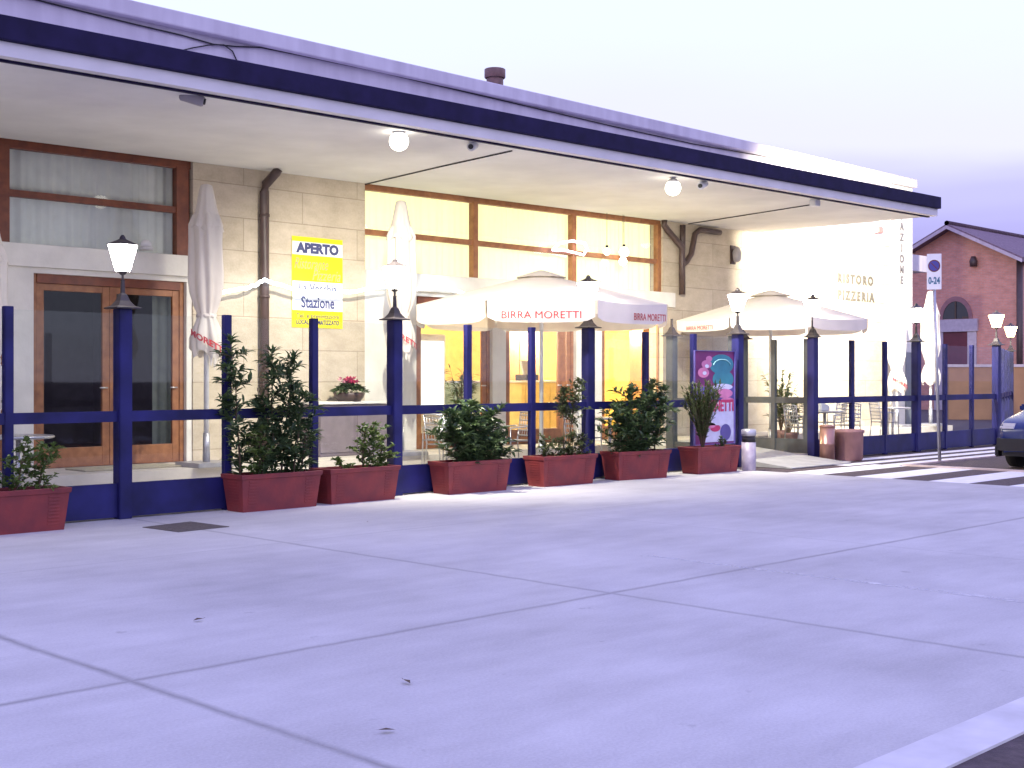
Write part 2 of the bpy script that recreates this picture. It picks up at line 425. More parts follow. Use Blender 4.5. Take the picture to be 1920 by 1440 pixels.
# zebra stripes
XC, YC = 20.3, 10.7
g = MB()
y = 8.28 - 1.2 * 6
while y < YC - .3:
    g.face([(XB + .01, y, -.004), (XC, y, -.004), (XC, y + .61, -.004), (XB + .01, y + .61, -.004)]); y += 1.2
g.face([(XB + .01, 10.66, -.004), (XC, 10.66, -.004), (XC, 11.28, -.004), (XB + .01, 11.28, -.004)])
for yy, x0, x1 in ((10.84, XC + .01, 36), (11.40, 19.6, 36), (11.98, 20.6, 36)):
    g.face([(x0, yy, -.004), (x1, yy, -.004), (x1, yy + .31, -.004), (x0, yy + .31, -.004)])
structure(g.build('zebra_stripes', M_PAINT))
g = MB(); g.box(XC, XC + .12, -5, YC, -.1, .02); g.box(XC, 40, YC + .001, YC + .06, -.1, .018)
structure(g.build('parking_kerb', M_KERB))
# manhole cover, a few dead leaves
a, b, c_, d = gnd(267, 988, .006), gnd(335, 997, .006), gnd(430, 987, .006), gnd(357, 977.5, .006)
g = MB(); dz = Vector((0, 0, .012)); g.hexa([a - dz, b - dz, c_ - dz, d - dz], [a, b, c_, d])
cen = (a + b + c_ + d) / 4
lid = g.build('manhole_cover', M_IRONLID); tag(lid, 'rusty square iron manhole cover set in the pale concrete', 'manhole cover')
random.seed(4)
for i, (px, py, lab) in enumerate(((372, 1162, 'small dead leaf lying left on the open concrete'), (763, 1278, 'small dead leaf lying near the middle of the concrete'), (725, 1369, 'dead leaf lying nearest the camera on the concrete'), (690, 978, 'tiny dead leaf lying on concrete before the second trough'))):
    p = gnd(px, py, .012); g = MB(); s = .028
    g.face([(-s*1.4, 0, 0), (0, -s*.6, .006), (s*1.4, 0, .004), (0, s*.6, .01)])
    g.face([(s*1.4, 0, .004), (s*2, .004, .01), (s*1.3, .006, .004)])
    o = g.build('dead_leaf', M_STEM, loc=p); o.rotation_euler.z = i * 1.3; tag(o, lab, 'leaf', 'dead leaves on the concrete')

# terrace floors
TZ, PZ = .12, .32
g = MB()
g.box(-8, 36, FY + .06, 14.8, -.05, TZ)
structure(g.build('terrace_floor', M_TERR))
g = MB(); g.box(-8, 30.5, 14.8, WY + .3, -.05, PZ)
structure(g.build('terrace_platform', M_TERR))
# entrance ramp between the gate posts
g = MB()
g.hexa([(18.25, 11.65, 0), (20.15, 11.65, 0), (20.15, 14.8, 0), (18.25, 14.8, 0)], [(18.25, 11.65, .015), (20.15, 11.65, .015), (20.15, 14.8, .335), (18.25, 14.8, .335)])
structure(g.build('ramp', M_RAMP))

# ------------------------------------------------------------------ station building
ST_X0, ST_X1 = -9.0, fx(1707, WY)
station = empty('station_building', (0, WY, 0), 0, 'long low station building with flat canopy, stone front and timber framed windows', 'building')
def P(mb, name, m, parent=None, bevel=0):
    """station part: coordinates are world, the parent sits at (0, WY, 0)"""
    for v in mb.bm.verts: v.co.y -= WY
    o = mb.build(name, m, parent or station, bevel=bevel)
    return o
def SZ(X): return 4.53 + .009 * (X - 6)            # soffit height
B1L, B1R = -2.0, fx(362, WY)
B2L, B2R = fx(684, WY), fx(1243, WY)
ZU0, ZU1 = 3.22, 4.60                              # upper windows
ZL1 = 2.86
D1 = (fx(65, WY), fx(352, WY))
D0 = (-1.0, fx(14, WY))
D2 = (fx(783, WY), fx(926, WY)); D3 = (fx(951, WY), fx(1083, WY)); D4 = (fx(1131, WY), fx(1252, WY))
openings = [(B1L, B1R, ZU0, ZU1), (B2L, B2R, ZU0, ZU1), (*D0, PZ, ZL1), (*D1, PZ, ZL1), (*D2, PZ, ZL1), (*D3, PZ, ZL1), (*D4, PZ, ZL1)]
def wall_mesh(x0, x1, z0, z1, ops, y0, y1, want):
    xs = sorted({x0, x1, *[v for o in ops for v in o[:2] if x0 < v < x1]})
    zs = sorted({z0, z1, *[v for o in ops for v in o[2:] if z0 < v < z1]})
    mb = MB()
    def solid(i, j):
        if i < 0 or j < 0 or i >= len(xs)-1 or j >= len(zs)-1: return False
        cx, cz = (xs[i]+xs[i+1])/2, (zs[j]+zs[j+1])/2
        return not any(o[0] < cx < o[1] and o[2] < cz < o[3] for o in ops)
    for i in range(len(xs)-1):
        for j in range(len(zs)-1):
            if not solid(i, j): continue
            a, b, c, d = xs[i], xs[i+1], zs[j], zs[j+1]
            mb.face([(a,y0,c),(b,y0,c),(b,y0,d),(a,y0,d)]); mb.face([(b,y1,c),(a,y1,c),(a,y1,d),(b,y1,d)])
            if not solid(i-1, j): mb.face([(a,y1,c),(a,y0,c),(a,y0,d),(a,y1,d)])
            if not solid(i+1, j): mb.face([(b,y0,c),(b,y1,c),(b,y1,d),(b,y0,d)])
            if not solid(i, j-1): mb.face([(a,y1,c),(b,y1,c),(b,y0,c),(a,y0,c)])
            if not solid(i, j+1): mb.face([(a,y0,d),(b,y0,d),(b,y1,d),(a,y1,d)])
    return mb
# stone stretches, smooth white bays below the windows
P(wall_mesh(B1R, B2L, 0, 4.9, [], WY, WY + .35, 0), 'stone_wall', M_STONE)
P(wall_mesh(B2R, ST_X1, 0, 4.9, [], WY, WY + .35, 0), 'stone_wall', M_STONE)
P(wall_mesh(ST_X0, B1L, 0, 4.9, [], WY, WY + .35, 0), 'stone_wall', M_STONE)
P(wall_mesh(B1L, B1R, 0, 4.9, openings, WY + .03, WY + .33, 0), 'bay_wall', M_WHITE)
P(wall_mesh(B2L, D2[1] + .1, 0, ZU0, openings, WY + .03, WY + .33, 0), 'bay_wall', M_WHITE)
P(wall_mesh(D2[1] + .1, B2R, 0, ZU0, openings, WY + .03, WY + .33, 0), 'bay_wall', M_WHITE)
# upper wall with coping; end wall; roof
g = MB(); g.box(ST_X0, ST_X1, WY + .02, WY + .35, 4.905, 6.40); P(g, 'upper_wall', M_UPPER)
g = MB(); g.box(ST_X0, ST_X1 + .14, WY - .13, WY + .42, 6.40, 6.62); P(g, 'coping', M_COPING, bevel=.02)
g = MB(); g.box(ST_X1 - .35, ST_X1 - .003, WY + .353, WY + 11, 0, 6.4); g.box(ST_X0, ST_X0 + .3, WY + .353, WY + 11, 0, 6.4); g.box(ST_X0, ST_X1 - .003, WY + 11.003, WY + 11.3, 0, 6.4)
P(g, 'end_wall', M_UPPER)
g = MB(); g.box(ST_X0 + .31, ST_X1 - .36, WY + .43, WY + 10.99, 6.2, 6.38); P(g, 'roof', M_COPING)
# pilaster that carries the upright name
g = MB(); g.box(fx(1672, WY - .05), ST_X1 - .01, WY - .06, WY - .002, PZ, 6.38); P(g, 'pilaster', M_WHITE)
# lintel bands
for (a, b) in ((B1L + .02, B1R - .02), (B2L + .01, B2R + .35)):
    g = MB(); g.box(a, b, WY - .05, WY + .028, 2.93, ZU0 + .005)
    P(g, 'lintel', M_WHITE, bevel=.008)
# threshold kerb in front of the left doors
# canopy
CX_L, CX_R, CY0, CY1 = ST_X0, 23.68, 11.8, WY - .003
def canopy_box(mb, x0, x1, y0, y1, a, b):
    mb.hexa([(x0,y0,SZ(x0)+a),(x1,y0,SZ(x1)+a),(x1,y1,SZ(x1)+a),(x0,y1,SZ(x0)+a)], [(x0,y0,SZ(x0)+b),(x1,y0,SZ(x1)+b),(x1,y1,SZ(x1)+b),(x0,y1,SZ(x0)+b)])
    return mb
canopy = P(canopy_box(MB(), CX_L, CX_R - .03, CY0 + .12, CY1, 0, .10), 'canopy', M_SOFFIT)
P(canopy_box(MB(), CX_L, CX_R - .03, CY0 + .13, CY1, .104, .2), 'canopy_top', M_COPING, canopy)
P(canopy_box(MB(), CX_L, CX_R, CY0, CY0 + .118, -.012, .125), 'fascia_board', M_FASCIAW, canopy)
P(canopy_box(MB(), CX_L, CX_R + .04, CY0 - .06, CY0 + .12, .13, .36), 'gutter', M_FASCIA, canopy, bevel=.012)
P(canopy_box(MB(), CX_R - .028, CX_R + .002, CY0 + .121, CY1, -.004, .2), 'end_trim', M_FASCIAW, canopy)
P(canopy_box(MB(), CX_L, CX_R - .05, CY0 + .14, CY0 + .19, -.03, -.002), 'drip_edge', M_FASCIA, canopy)
# side canopy on the far end of the building
g = MB(); g.box(ST_X1 - .002, ST_X1 + 2.6, WY + .8, WY + 4.5, 4.42, 4.86); P(g, 'side_canopy', M_COPING)

# windows: frames, glass, curtains
def curtain(mb, x0, x1, y, z0, z1, amp=.03, per=.16, seed=1):
    rnd = random.Random(seed); n = int((x1 - x0) / .035) + 2; prev = None; ph = 0
    for i in range(n + 1):
        x = x0 + (x1 - x0) * i / n; ph += (x1 - x0) / n / per * 2 * math.pi * rnd.uniform(.5, 1.5)
        yy = y + amp * math.sin(ph) + amp * .5 * math.sin(ph * .37)
        cur = (mb.bm.verts.new((x, yy, z0)), mb.bm.verts.new((x, yy, z1)))
        if prev:
            f = mb.bm.faces.new((prev[0], cur[0], cur[1], prev[1])); f.smooth = True
        prev = cur
    return mb
def upper_window(x0, x1, mullions, zmid, dark, cm, seed, tops):
    """frame set back in the bay; mullions = centre xs"""
    fr = MB(); y0, y1 = WY + .06, WY + .16
    tw = .10 if dark else .085
    zt = SZ((x0+x1)/2) - .0
    fr.hexa([(x0,y0,SZ(x0)-tw),(x1,y0,SZ(x1)-tw),(x1,y1,SZ(x1)-tw),(x0,y1,SZ(x0)-tw)], [(x0,y0,SZ(x0)+.1),(x1,y0,SZ(x1)+.1),(x1,y1,SZ(x1)+.1),(x0,y1,SZ(x0)+.1)])
    for (c, wd) in mullions: fr.box(c - wd/2, c + wd/2, y0 - .012, y1 + .01, ZU0 + .002, SZ(c) - tw + .03)
    edges = sorted([(c - wd/2, c + wd/2) for c, wd in mullions])
    for (a, b) in zip(edges, edges[1:]):
        fr.box(a[1], b[0], y0 + .008, y1, zmid - .045, zmid + .045)
    f = P(fr, 'window', M_DWOOD if dark else M_WOOD, bevel=.004)
    for (a, b) in zip(edges, edges[1:]):
        for (za, zb) in ((ZU0 + .004, zmid - .045), (zmid + .045, SZ(a[1]) - tw)):
            q = MB(); q.face([(a[1], y0 + .05, za), (b[0], y0 + .05, za), (b[0], y0 + .05, zb), (a[1], y0 + .05, zb)])
            P(q, 'pane', M_WGLASS, f)
    P(curtain(MB(), x0 + .02, x1 - .02, WY + .30, ZU0 - .02, zt + .05, .022, .14, seed), 'curtain', cm, f)
upper_window(B1L, B1R, [(B1L + .06, .12), (fx(-330, WY), .12), (fx(12, WY), .13), (B1R - .13, .20)], 3.87, True, M_CURT, 3, 0)
upper_window(B2L, B2R, [(B2L + .02, .05), (fx(896, WY), .11), (fx(1081, WY), .11), (B2R - .04, .10)], fz(900, 455, WY), False, M_CURTY, 5, 0)

def door(x0, x1, split, wood, headwood, open_leaf=False, head=.12, seed=0):
    y0, y1 = WY + .10, WY + .17
    fr = MB()
    fr.box(x0 + .005, x1 - .005, y0 + .005, y1 - .005, PZ + .001, PZ + .012)
    d = P(fr, 'door', wood)
    for a in (x0, x1 - .07): P(MB().box(a, a + .07, y0, y1, PZ, ZL1), 'door_jamb', wood, d, bevel=.005)
    hd = MB(); hd.box(x0 + .07, x1 - .07, y0 - .02, y1 + .02, ZL1 - head, ZL1 - .001); P(hd, 'door_head', headwood, d)
    zt = ZL1 - head
    leaves = [(x0 + .075, split - .003), (split + .003, x1 - .075)] if split else [(x0 + .075, x1 - .075)]
    for (a, b) in leaves:
        lf = MB(); s = .10
        yy0, yy1 = y0 + .012, y1 - .008
        lf.box(a, a + s, yy0, yy1, PZ + .01, zt - .003); lf.box(b - s, b, yy0, yy1, PZ + .01, zt - .003)
        lf.box(a + s, b - s, yy0 + .003, yy1 - .003, zt - .003 - .09, zt - .003); lf.box(a + s, b - s, yy0 + .003, yy1 - .003, PZ + .01, PZ + .26)
        l = P(lf, 'door_leaf', wood, d, bevel=.004)
        q = MB(); q.face([(a + s, y0 + .035, PZ + .26), (b - s, y0 + .035, PZ + .26), (b - s, y0 + .035, zt - .093), (a + s, y0 + .035, zt - .093)])
        P(q, 'pane', M_WGLASS, d)
        h = MB(); hx = b - .05; h.tube([(hx, y0 - .03, PZ + 1.05), (hx - .11, y0 - .03, PZ + 1.05)], .011); h.tube([(hx, y0 + .015, PZ + 1.05), (hx, y0 - .03, PZ + 1.05)], .011)
        P(h, 'handle', M_ALU, d)
    return d
door(D1[0], D1[1], fx(213, WY), M_WOOD, M_DWOOD)
door(D0[0], D0[1], (D0[0] + D0[1]) / 2, M_WOOD, M_DWOOD)
door(D2[0], D2[1], None, M_WOOD, M_DWOOD)
door(D3[0], D3[1], fx(1062, WY), M_WOOD, M_WOOD, head=.09)
door(D4[0], D4[1], None, M_WOOD, M_WOOD, head=.09)

# rooms behind the glass
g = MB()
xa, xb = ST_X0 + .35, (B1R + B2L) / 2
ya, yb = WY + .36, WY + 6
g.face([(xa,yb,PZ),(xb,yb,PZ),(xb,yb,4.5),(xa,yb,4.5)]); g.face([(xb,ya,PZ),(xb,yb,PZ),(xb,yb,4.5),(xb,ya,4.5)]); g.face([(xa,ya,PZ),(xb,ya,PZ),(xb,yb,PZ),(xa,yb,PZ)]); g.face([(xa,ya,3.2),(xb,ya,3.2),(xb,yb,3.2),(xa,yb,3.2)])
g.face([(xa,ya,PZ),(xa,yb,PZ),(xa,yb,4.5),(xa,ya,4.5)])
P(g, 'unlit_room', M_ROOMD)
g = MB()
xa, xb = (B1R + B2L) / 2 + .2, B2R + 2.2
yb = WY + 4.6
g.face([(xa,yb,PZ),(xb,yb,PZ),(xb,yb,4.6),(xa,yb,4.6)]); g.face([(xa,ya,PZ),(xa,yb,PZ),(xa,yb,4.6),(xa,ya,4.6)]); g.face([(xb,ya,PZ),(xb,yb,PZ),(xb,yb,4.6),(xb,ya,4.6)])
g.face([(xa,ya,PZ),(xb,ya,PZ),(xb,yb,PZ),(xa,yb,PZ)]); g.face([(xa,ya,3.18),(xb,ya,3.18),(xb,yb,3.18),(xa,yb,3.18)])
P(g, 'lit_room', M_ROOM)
# curtain in the left doors
P(curtain(MB(), fx(287, WY + .5), fx(340, WY + .5), WY + .5, PZ + .02, 2.7, .02, .12, 8), 'drape', mat('green_grey_drape', (.32, .36, .29), .9))

# letters on the wall
yl = WY - .064
for i, ch in enumerate('STAZIONE'):
    zc = fz(1690, 526, yl) + (7 - i) * .272
    tm = text_mb(ch, .27, fat=.008, depth=.012); xc = fx(1690, yl)
    place(tm, lambda x, y, z, zc=zc, xc=xc: (xc + x, yl - .008 - z, zc + y)); P(tm, 'letter', M_LETTER)
for (s, px, py, wpx) in (('RISTORO', 1603, 525, 66), ('PIZZERIA', 1604, 556, 68)):
    X0, X1 = fx(px - wpx/2, WY), fx(px + wpx/2, WY); zc = fz(px, py, WY)
    tm = text_mb(s, .30, width=X1 - X0, fat=.012, sp=1.4, depth=.01)
    place(tm, lambda x, y, z: ((X0 + X1)/2 + x, WY - .012 - z, zc + y)); P(tm, 'lettering', mat('pale_bronze_letters_' + s.lower(), (.11, .10, .08), .5))
for py in (470, 518):
    x = fx(1534, WY); z = fz(1534, py, WY); g = MB(); g.box(x - .03, x + .03, WY - .05, WY - .002, z - .09, z + .09, bev=.008); P(g, 'wall_bracket', M_LETTER)
# small metal door at the far right end
g = MB(); xa, xb = fx(1693, WY) , ST_X1 - .05; g.box(xa, xb, WY - .09, WY - .062, PZ + .01, 2.16, bev=.006); P(g, 'service_door', mat('grey_metal_door', (.16, .18, .20), .5))

# downpipes
def pipe(parent, pts, r=.06):
    o = MB().tube(pts, r, 12); return P(o, 'downpipe', M_PIPE, parent)
xp = fx(496, WY - .09)
dp = pipe(station, [(xp + .10, WY - .30, SZ(xp)), (xp + .08, WY - .28, SZ(xp) - .05), (xp, WY - .12, SZ(xp) - .22), (xp, WY - .09, SZ(xp) - .32), (xp, WY - .09, 3), (xp, WY - .09, PZ)], .068)
for z in (3.9, 2.7, 1.4): g = MB(); g.lathe([(.078, -.02), (.078, .02)], (xp, WY - .09, z), 12); P(g, 'pipe_clip', M_PIPE, dp)
xq = fx(1279, WY - .09)
s = SZ(xq)
dq = pipe(station, [(fx(1245, WY - .09), WY - .1, s), (fx(1245, WY - .09), WY - .09, s - .1), (fx(1252, WY - .09), WY - .09, s - .2), (xq, WY - .09, s - .5), (xq, WY - .09, s - .75), (xq, WY - .09, 3.2)], .065)
P(MB().tube([(fx(1350, WY - .09), WY - .09, s - .10), (fx(1312, WY - .09), WY - .09, s - .10), (fx(1303, WY - .09), WY - .09, s - .2), (fx(1296, WY - .09), WY - .09, s - .62), (fx(1288, WY - .09), WY - .085, s - .78), (xq + .03, WY - .09, s - .85)], .06, 12), 'branch_pipe', M_PIPE, dq)
P(MB().tube([(xq + .02, WY - .09, s - .05), (xq + .01, WY - .09, s - .6)], .06, 12), 'branch_pipe', M_PIPE, dq)

# flue on the roof
xf, yf = fx(928, WY + 1.2), WY + 1.2
fl = empty('roof_flue', (xf, yf, 6.38), 0, 'short rusty round metal flue standing on the flat roof', 'flue')
zt = fz(928, 130, yf) - 6.38
g = MB(); g.lathe([(.16, 0), (.16, zt - .18), (.155, zt - .17)], n=20); g.build('flue_pipe', M_CHIM, fl)
g = MB(); g.lathe([(.185, zt - .17), (.20, zt - .15), (.20, zt - .01), (.19, zt), (.15, zt), (.15, zt - .1)], n=20, cap=False); g.build('flue_cap', M_CHIM, fl)

# cables
def cable(name, pts, r, label, m=None):
    o = MB().tube(pts, r, 6).build(name, m or M_BLKP); tag(o, label, 'cable'); return o
def WP(px, py, Y): return (fx(px, Y), Y, fz(px, py, Y))
yc = WY - .01
cable('wall_cable', [WP(-40, -28, yc), WP(100, 8, yc), WP(250, 45, yc), WP(340, 66, yc), WP(400, 83, yc), WP(440, 87, yc), WP(490, 89, yc), WP(560, 103, yc), WP(720, 137, yc), WP(940, 188, yc), WP(1150, 237, yc), WP(1300, 270, yc), WP(1420, 291, yc), WP(1560, 318, yc)], .011, 'long dark cable clipped along the upper wall below the coping')
cable('loose_cable', [WP(336, 96, yc), WP(360, 90, yc), WP(395, 84, yc - .02), WP(420, 84, yc - .02), WP(436, 96, yc), WP(446, 118, yc)], .010, 'short looped loose cable hanging on the upper wall left of the flue')
def soffit_pt(px, py):
    r, a, b = ray(px); z = 4.6
    for _ in range(6):
        d = (z - CAMH) * FPX / (HOR - py); z = SZ(d * a) - .012
    return (d * a, d * b, z)
cable('soffit_cable', [soffit_pt(684, 346), soffit_pt(820, 314), soffit_pt(960, 283)], .010, 'thin cable crossing the canopy underside from the yellow window to the left end')
cable('soffit_cable', [soffit_pt(1290, 420), soffit_pt(1400, 403), soffit_pt(1520, 384)], .010, 'thin cable crossing the canopy underside above the forked downpipe')

# ------------------------------------------------------------------ floodlights and cameras under the canopy
def floodlight(px, py, Y, label, power, aim, angle=150, drop=.2):
    X = fx(px, Y); zs = SZ(X); z = fz(px, py, Y)
    t = empty('floodlight', (X, Y, zs), 0, label, 'floodlight', 'floodlights under the canopy edge')
    d = z - zs
    g = MB(); g.lathe([(.05, -.014), (.05, 0)], n=16); g.tube([(0, 0, -.01), (0, 0, d + .12)], .014); g.build('bracket', M_GALV, t)
    aimv = (Vector(aim) - Vector((X, Y, z))).normalized()
    g = MB(); g.lathe([(.05, d + .12), (.075, d + .10), (.09, d + .075), (.085, d + .07)], n=20); g.build('lamp_housing', M_GALV, t)
    g = MB(); g.lathe([(.12*math.sin(math.pi*k/12) + .002, -.12*math.cos(math.pi*k/12)) for k in range(11)], (0, 0, d - .02), n=24); g.build('bulb', M_BULB, t)
    ld = bpy.data.lights.new('floodlight_beam', 'SPOT'); ld.energy = power; ld.color = (1, .93, .77); ld.spot_size = R(angle); ld.spot_blend = 1.0; ld.shadow_soft_size = .06
    lo = bpy.data.objects.new('floodlight_beam', ld); col.objects.link(lo)
    lo.location = Vector((X, Y, z - .02)) + aimv * .20; lo.rotation_euler = aimv.to_track_quat('-Z', 'Y').to_euler()
    return t
FLY = CY0 + .45
floodlight(748, 262, FLY, 'glaring floodlight under the canopy edge above the closed middle parasol', 1550, (12.8, 14.8, 0), 130)
floodlight(1262, 350, FLY, 'glaring floodlight under the canopy edge above the forked downpipe', 1550, (19.0, 14.8, 0), 130)
floodlight(1659, 412, 13.0, 'floodlight at the far tip of the canopy lighting the end wall white', 8500, (27.2, WY, 4.2), 150)
def cctv(px, py, Y, yaw, label, m):
    X = fx(px, Y); zs = SZ(X); z = fz(px, py, Y) - zs
    t = empty('security_camera', (X, Y, zs), yaw, label, 'camera', 'security cameras under the canopy')
    g = MB(); g.lathe([(.055, -.02), (.055, 0)], n=14); g.tube([(0, 0, -.02), (0, 0, z + .02)], .016); g.build('bracket', m, t)
    g = MB(); g.tube([(-.11, 0, z + .035), (-.09, 0, z + .03), (.12, 0, z - .03), (.14, 0, z - .035)], [.04, .06, .06, .05], 16); g.build('camera_body', m, t)
    g = MB(); g.tube([(.141, 0, z - .0305), (.16, 0, z - .035)], .034, 14); g.build('lens', M_BLKP, t)
    g = MB(); g.hexa([(-.10,-.03,z+.094),(.17,-.03,z+.024),(.17,.03,z+.024),(-.10,.03,z+.094)], [(-.10,-.03,z+.102),(.17,-.03,z+.032),(.17,.03,z+.032),(-.10,.03,z+.102)]); g.build('sun_shield', m, t)
    return t
M_CAMG = mat('camera_grey', (.30, .28, .30), .5)
cctv(357, 184, CY0 + .4, R(-35), 'small dark grey camera under the canopy at the left', M_CAMG)
cctv(887, 274, CY0 + .4, R(215), 'pale camera on a bracket under the canopy just right of a floodlight', M_POLEW)
cctv(1318, 347, CY0 + .3, R(200), 'tiny pale camera under the canopy edge right of the second floodlight', M_POLEW)
X = fx(1528, CY0 + .35)
jb = MB().box(-.09, .09, -.06, .06, -.12, -.005, bev=.01).build('junction_box', M_POLEW, loc=(X, CY0 + .35, SZ(X))); tag(jb, 'small pale junction box under the canopy near its far end', 'junction box')
# wall lamps / siren on the stone
def wall_unit(name, px, py, label, cat):
    X, z = fx(px, WY), fz(px, py, WY)
    t = empty(name, (X, WY, z), 0, label, cat)
    g = MB(); g.box(-.09, .09, -.03, -.002, -.2, .2, bev=.006); g.build('back_plate', M_PIPE, t)
    g = MB(); g.lathe([(.05, -.16), (.085, -.12), (.10, .04), (.06, .14), (.02, .17)], (0, -.12, 0), 14); g.build('lamp_shade', M_CAMG, t)
wall_unit('wall_lamp', 1373, 478, 'unlit brown wall lamp on the stone right of forked downpipe', 'wall lamp')
g = MB(); z = fz(1637, 432, WY); g.box(-.12, .12, -.22, -.003, -.08, .08, bev=.02); o = g.build('siren_box', M_CLAY, loc=(fx(1637, WY), WY, z)); tag(o, 'small brown siren box high on the floodlit end wall', 'siren')
# bulkhead lamp on the left lintel
X, z = fx(274, WY - .05), fz(274, 469, WY - .05)
t = empty('bulkhead_lamp', (X, WY - .05, z), 0, 'small white round unlit lamp on the left window lintel', 'lamp')
g = MB(); g.lathe([(.09, 0), (.095, .03), (.08, .05)], n=18); g.build('lamp_base', M_POLEW, t)
g = MB(); g.lathe([(.075, .051), (.07, .10), (.045, .13), (.01, .14)], n=18); g.build('lamp_dome', M_SWHITE, t)

# ------------------------------------------------------------------ yellow and white poster on the wall
ys = WY - .02
sx0, sx1 = fx(548, ys), fx(643, ys); sz1, sz0 = fz(595, 446, ys), fz(595, 615, ys)
SW, SH = sx1 - sx0, sz1 - sz0
sg = empty('wall_sign', (sx0, ys, sz0), 0, 'tall yellow and white sign reading APERTO on the stone wall', 'sign')
def sgb(name, m, a, b, c, d, yy, par=sg): return MB().box(a*SW, b*SW, yy - .004, yy, c*SH, d*SH).build(name, m, par)
sgb('board', M_YEL, 0, 1, 0, 1, .012); sgb('white_band', M_SWHITE, .005, .995, .80, .945, .0075); sgb('white_band', M_SWHITE, .005, .995, .19, .51, .0075)
def sgt(s, cx, cz, wd, size, m, fat=0, shear=0, par=sg):
    tm = text_mb(s, size, width=wd*SW, fat=fat, shear=shear, depth=.001)
    place(tm, lambda x, y, z: (cx*SW + x, -.0005 - z, cz*SH + y)); return tm.build('lettering', m, par)
sgt('APERTO', .5, .872, .84, .20, M_INK, fat=.012)
sgt('Ristorante', .36, .70, .66, .24, M_INKP, shear=.35)
sgt('Pizzeria', .66, .58, .56, .24, M_INKP, shear=.35)
sgt('La Vecchia', .5, .435, .74, .19, M_INK, fat=.002)
sgt('Stazione', .5, .275, .66, .24, M_INK, fat=.006)
sgt('Tel. e prenotazioni', .5, .13, .84, .10, M_INK); sgt('LOCALE CLIMATIZZATO', .5, .06, .84, .10, M_INK, fat=.002)

# ------------------------------------------------------------------ light string, glowing stand-ins for window glints
def led(name, pts, r, m, label, par=None):
    o = MB().tube(pts, r, 8).build(name, m); tag(o, label, 'light string'); return o
ylg = WY - .25
def wav(pts, amp=.02, seed=0, n=6):
    rnd = random.Random(seed); o = []
    for a, b in zip(pts, pts[1:]):
        for k in range(n):
            f = k / n; o.append(tuple(a[i]*(1-f) + b[i]*f + (rnd.uniform(-amp, amp) if i == 2 else 0) for i in range(3)))
    return o + [pts[-1]]
led('led_rope', wav([WP(415, 548, ylg), WP(455, 541, ylg), WP(478, 535, ylg), WP(496, 525, ylg), WP(520, 533, ylg), WP(560, 545, ylg), WP(620, 549, ylg), WP(668, 547, ylg), WP(715, 538, ylg), WP(760, 543, ylg), WP(790, 541, ylg), WP(822, 533, ylg), WP(842, 540, ylg), WP(872, 552, ylg)], .012, 3, 4), .026, M_LED, 'glowing white LED rope draped along the stone wall past the yellow sign')
yv = WY - .12
led('glint_curl', wav([WP(1036, 470, yv), WP(1048, 456, yv), WP(1075, 452, yv), WP(1096, 456, yv), WP(1101, 466, yv), WP(1094, 479, yv), WP(1080, 474, yv), WP(1062, 469, yv), WP(1040, 469, yv)], .01, 2, 3), .022, M_GLINTV, 'violet glowing curl shaped after a blurred light glint in the yellow window')  # glowing curl shaped after a blurred light reflection in the glass
for px, py, rr, lab in ((1138, 472, .07, 'single small glowing ball for a light glint in the yellow window'), (1170, 473, .10, 'larger upper glowing ball for a glint in the yellow window at right'), (1168, 490, .085, 'lower glowing ball for a glint, beneath the larger ball at right')):
    t = empty('glint_ball', WP(px, py, yv), 0, lab, 'bulb', 'balls for light glints in the yellow window')
    MB().lathe([(.01, -rr), (rr*.7, -rr*.7), (rr, 0), (rr*.7, rr*.7), (.03, rr)], n=16).build('bulb', M_BULBW, t)  # glowing ball stands in for a light glint in the glass
    g = MB(); g.lathe([(.03, rr), (.03, rr + .05)], n=10); g.tube([(0, 0, rr + .05), (0, 0, SZ(fx(px, yv)) - fz(px, py, yv))], .004); g.build('added_socket', M_BLKP, t)  # socket and cord added to carry the glint ball

# ------------------------------------------------------------------ windbreak fence
PH, RZ0, RZ1, KZ = 2.22, 1.035, 1.15, .38
def lantern(loc, label, m=M_LANT, s=1.0):
    t = empty('lantern', loc, 0, label, 'lantern', 'lanterns on the windbreak posts')
    g = MB(); g.lathe([(.014, -.02), (.014, .05), (.035, .06), (.05, .08), (.075, .09)], n=6, smooth=False); g.build('lantern_stem', M_BLACKM, t)
    g = MB(); g.lathe([(.085*s, .092), (.17*s, .365)], n=6, smooth=False); g.build('lantern_glass', m, t)
    g = MB(); g.lathe([(.18*s, .368), (.165*s, .38), (.07*s, .42), (.04, .435), (.03, .46), (.012, .48)], n=6, smooth=False); g.build('lantern_roof', M_BLACKM, t)
    return t
def big_post(fence, x, m=M_NAVY, h=2.24, y=0):
    g = MB(); g.box(x - .075, x + .075, y - .075, y + .075, 0, h, bev=.008); p = g.build('lamp_post', m, fence)
    g = MB(); q = math.pi/4
    g.lathe([(.20, h), (.20, h + .014), (.135, h + .03), (.08, h + .085), (.05, h + .15), (.026, h + .17), (.022, h + .30), (.03, h + .31)], (x, y, 0), 4, False, rot=q); g.build('post_cap', M_BLACKM, p)
    return p
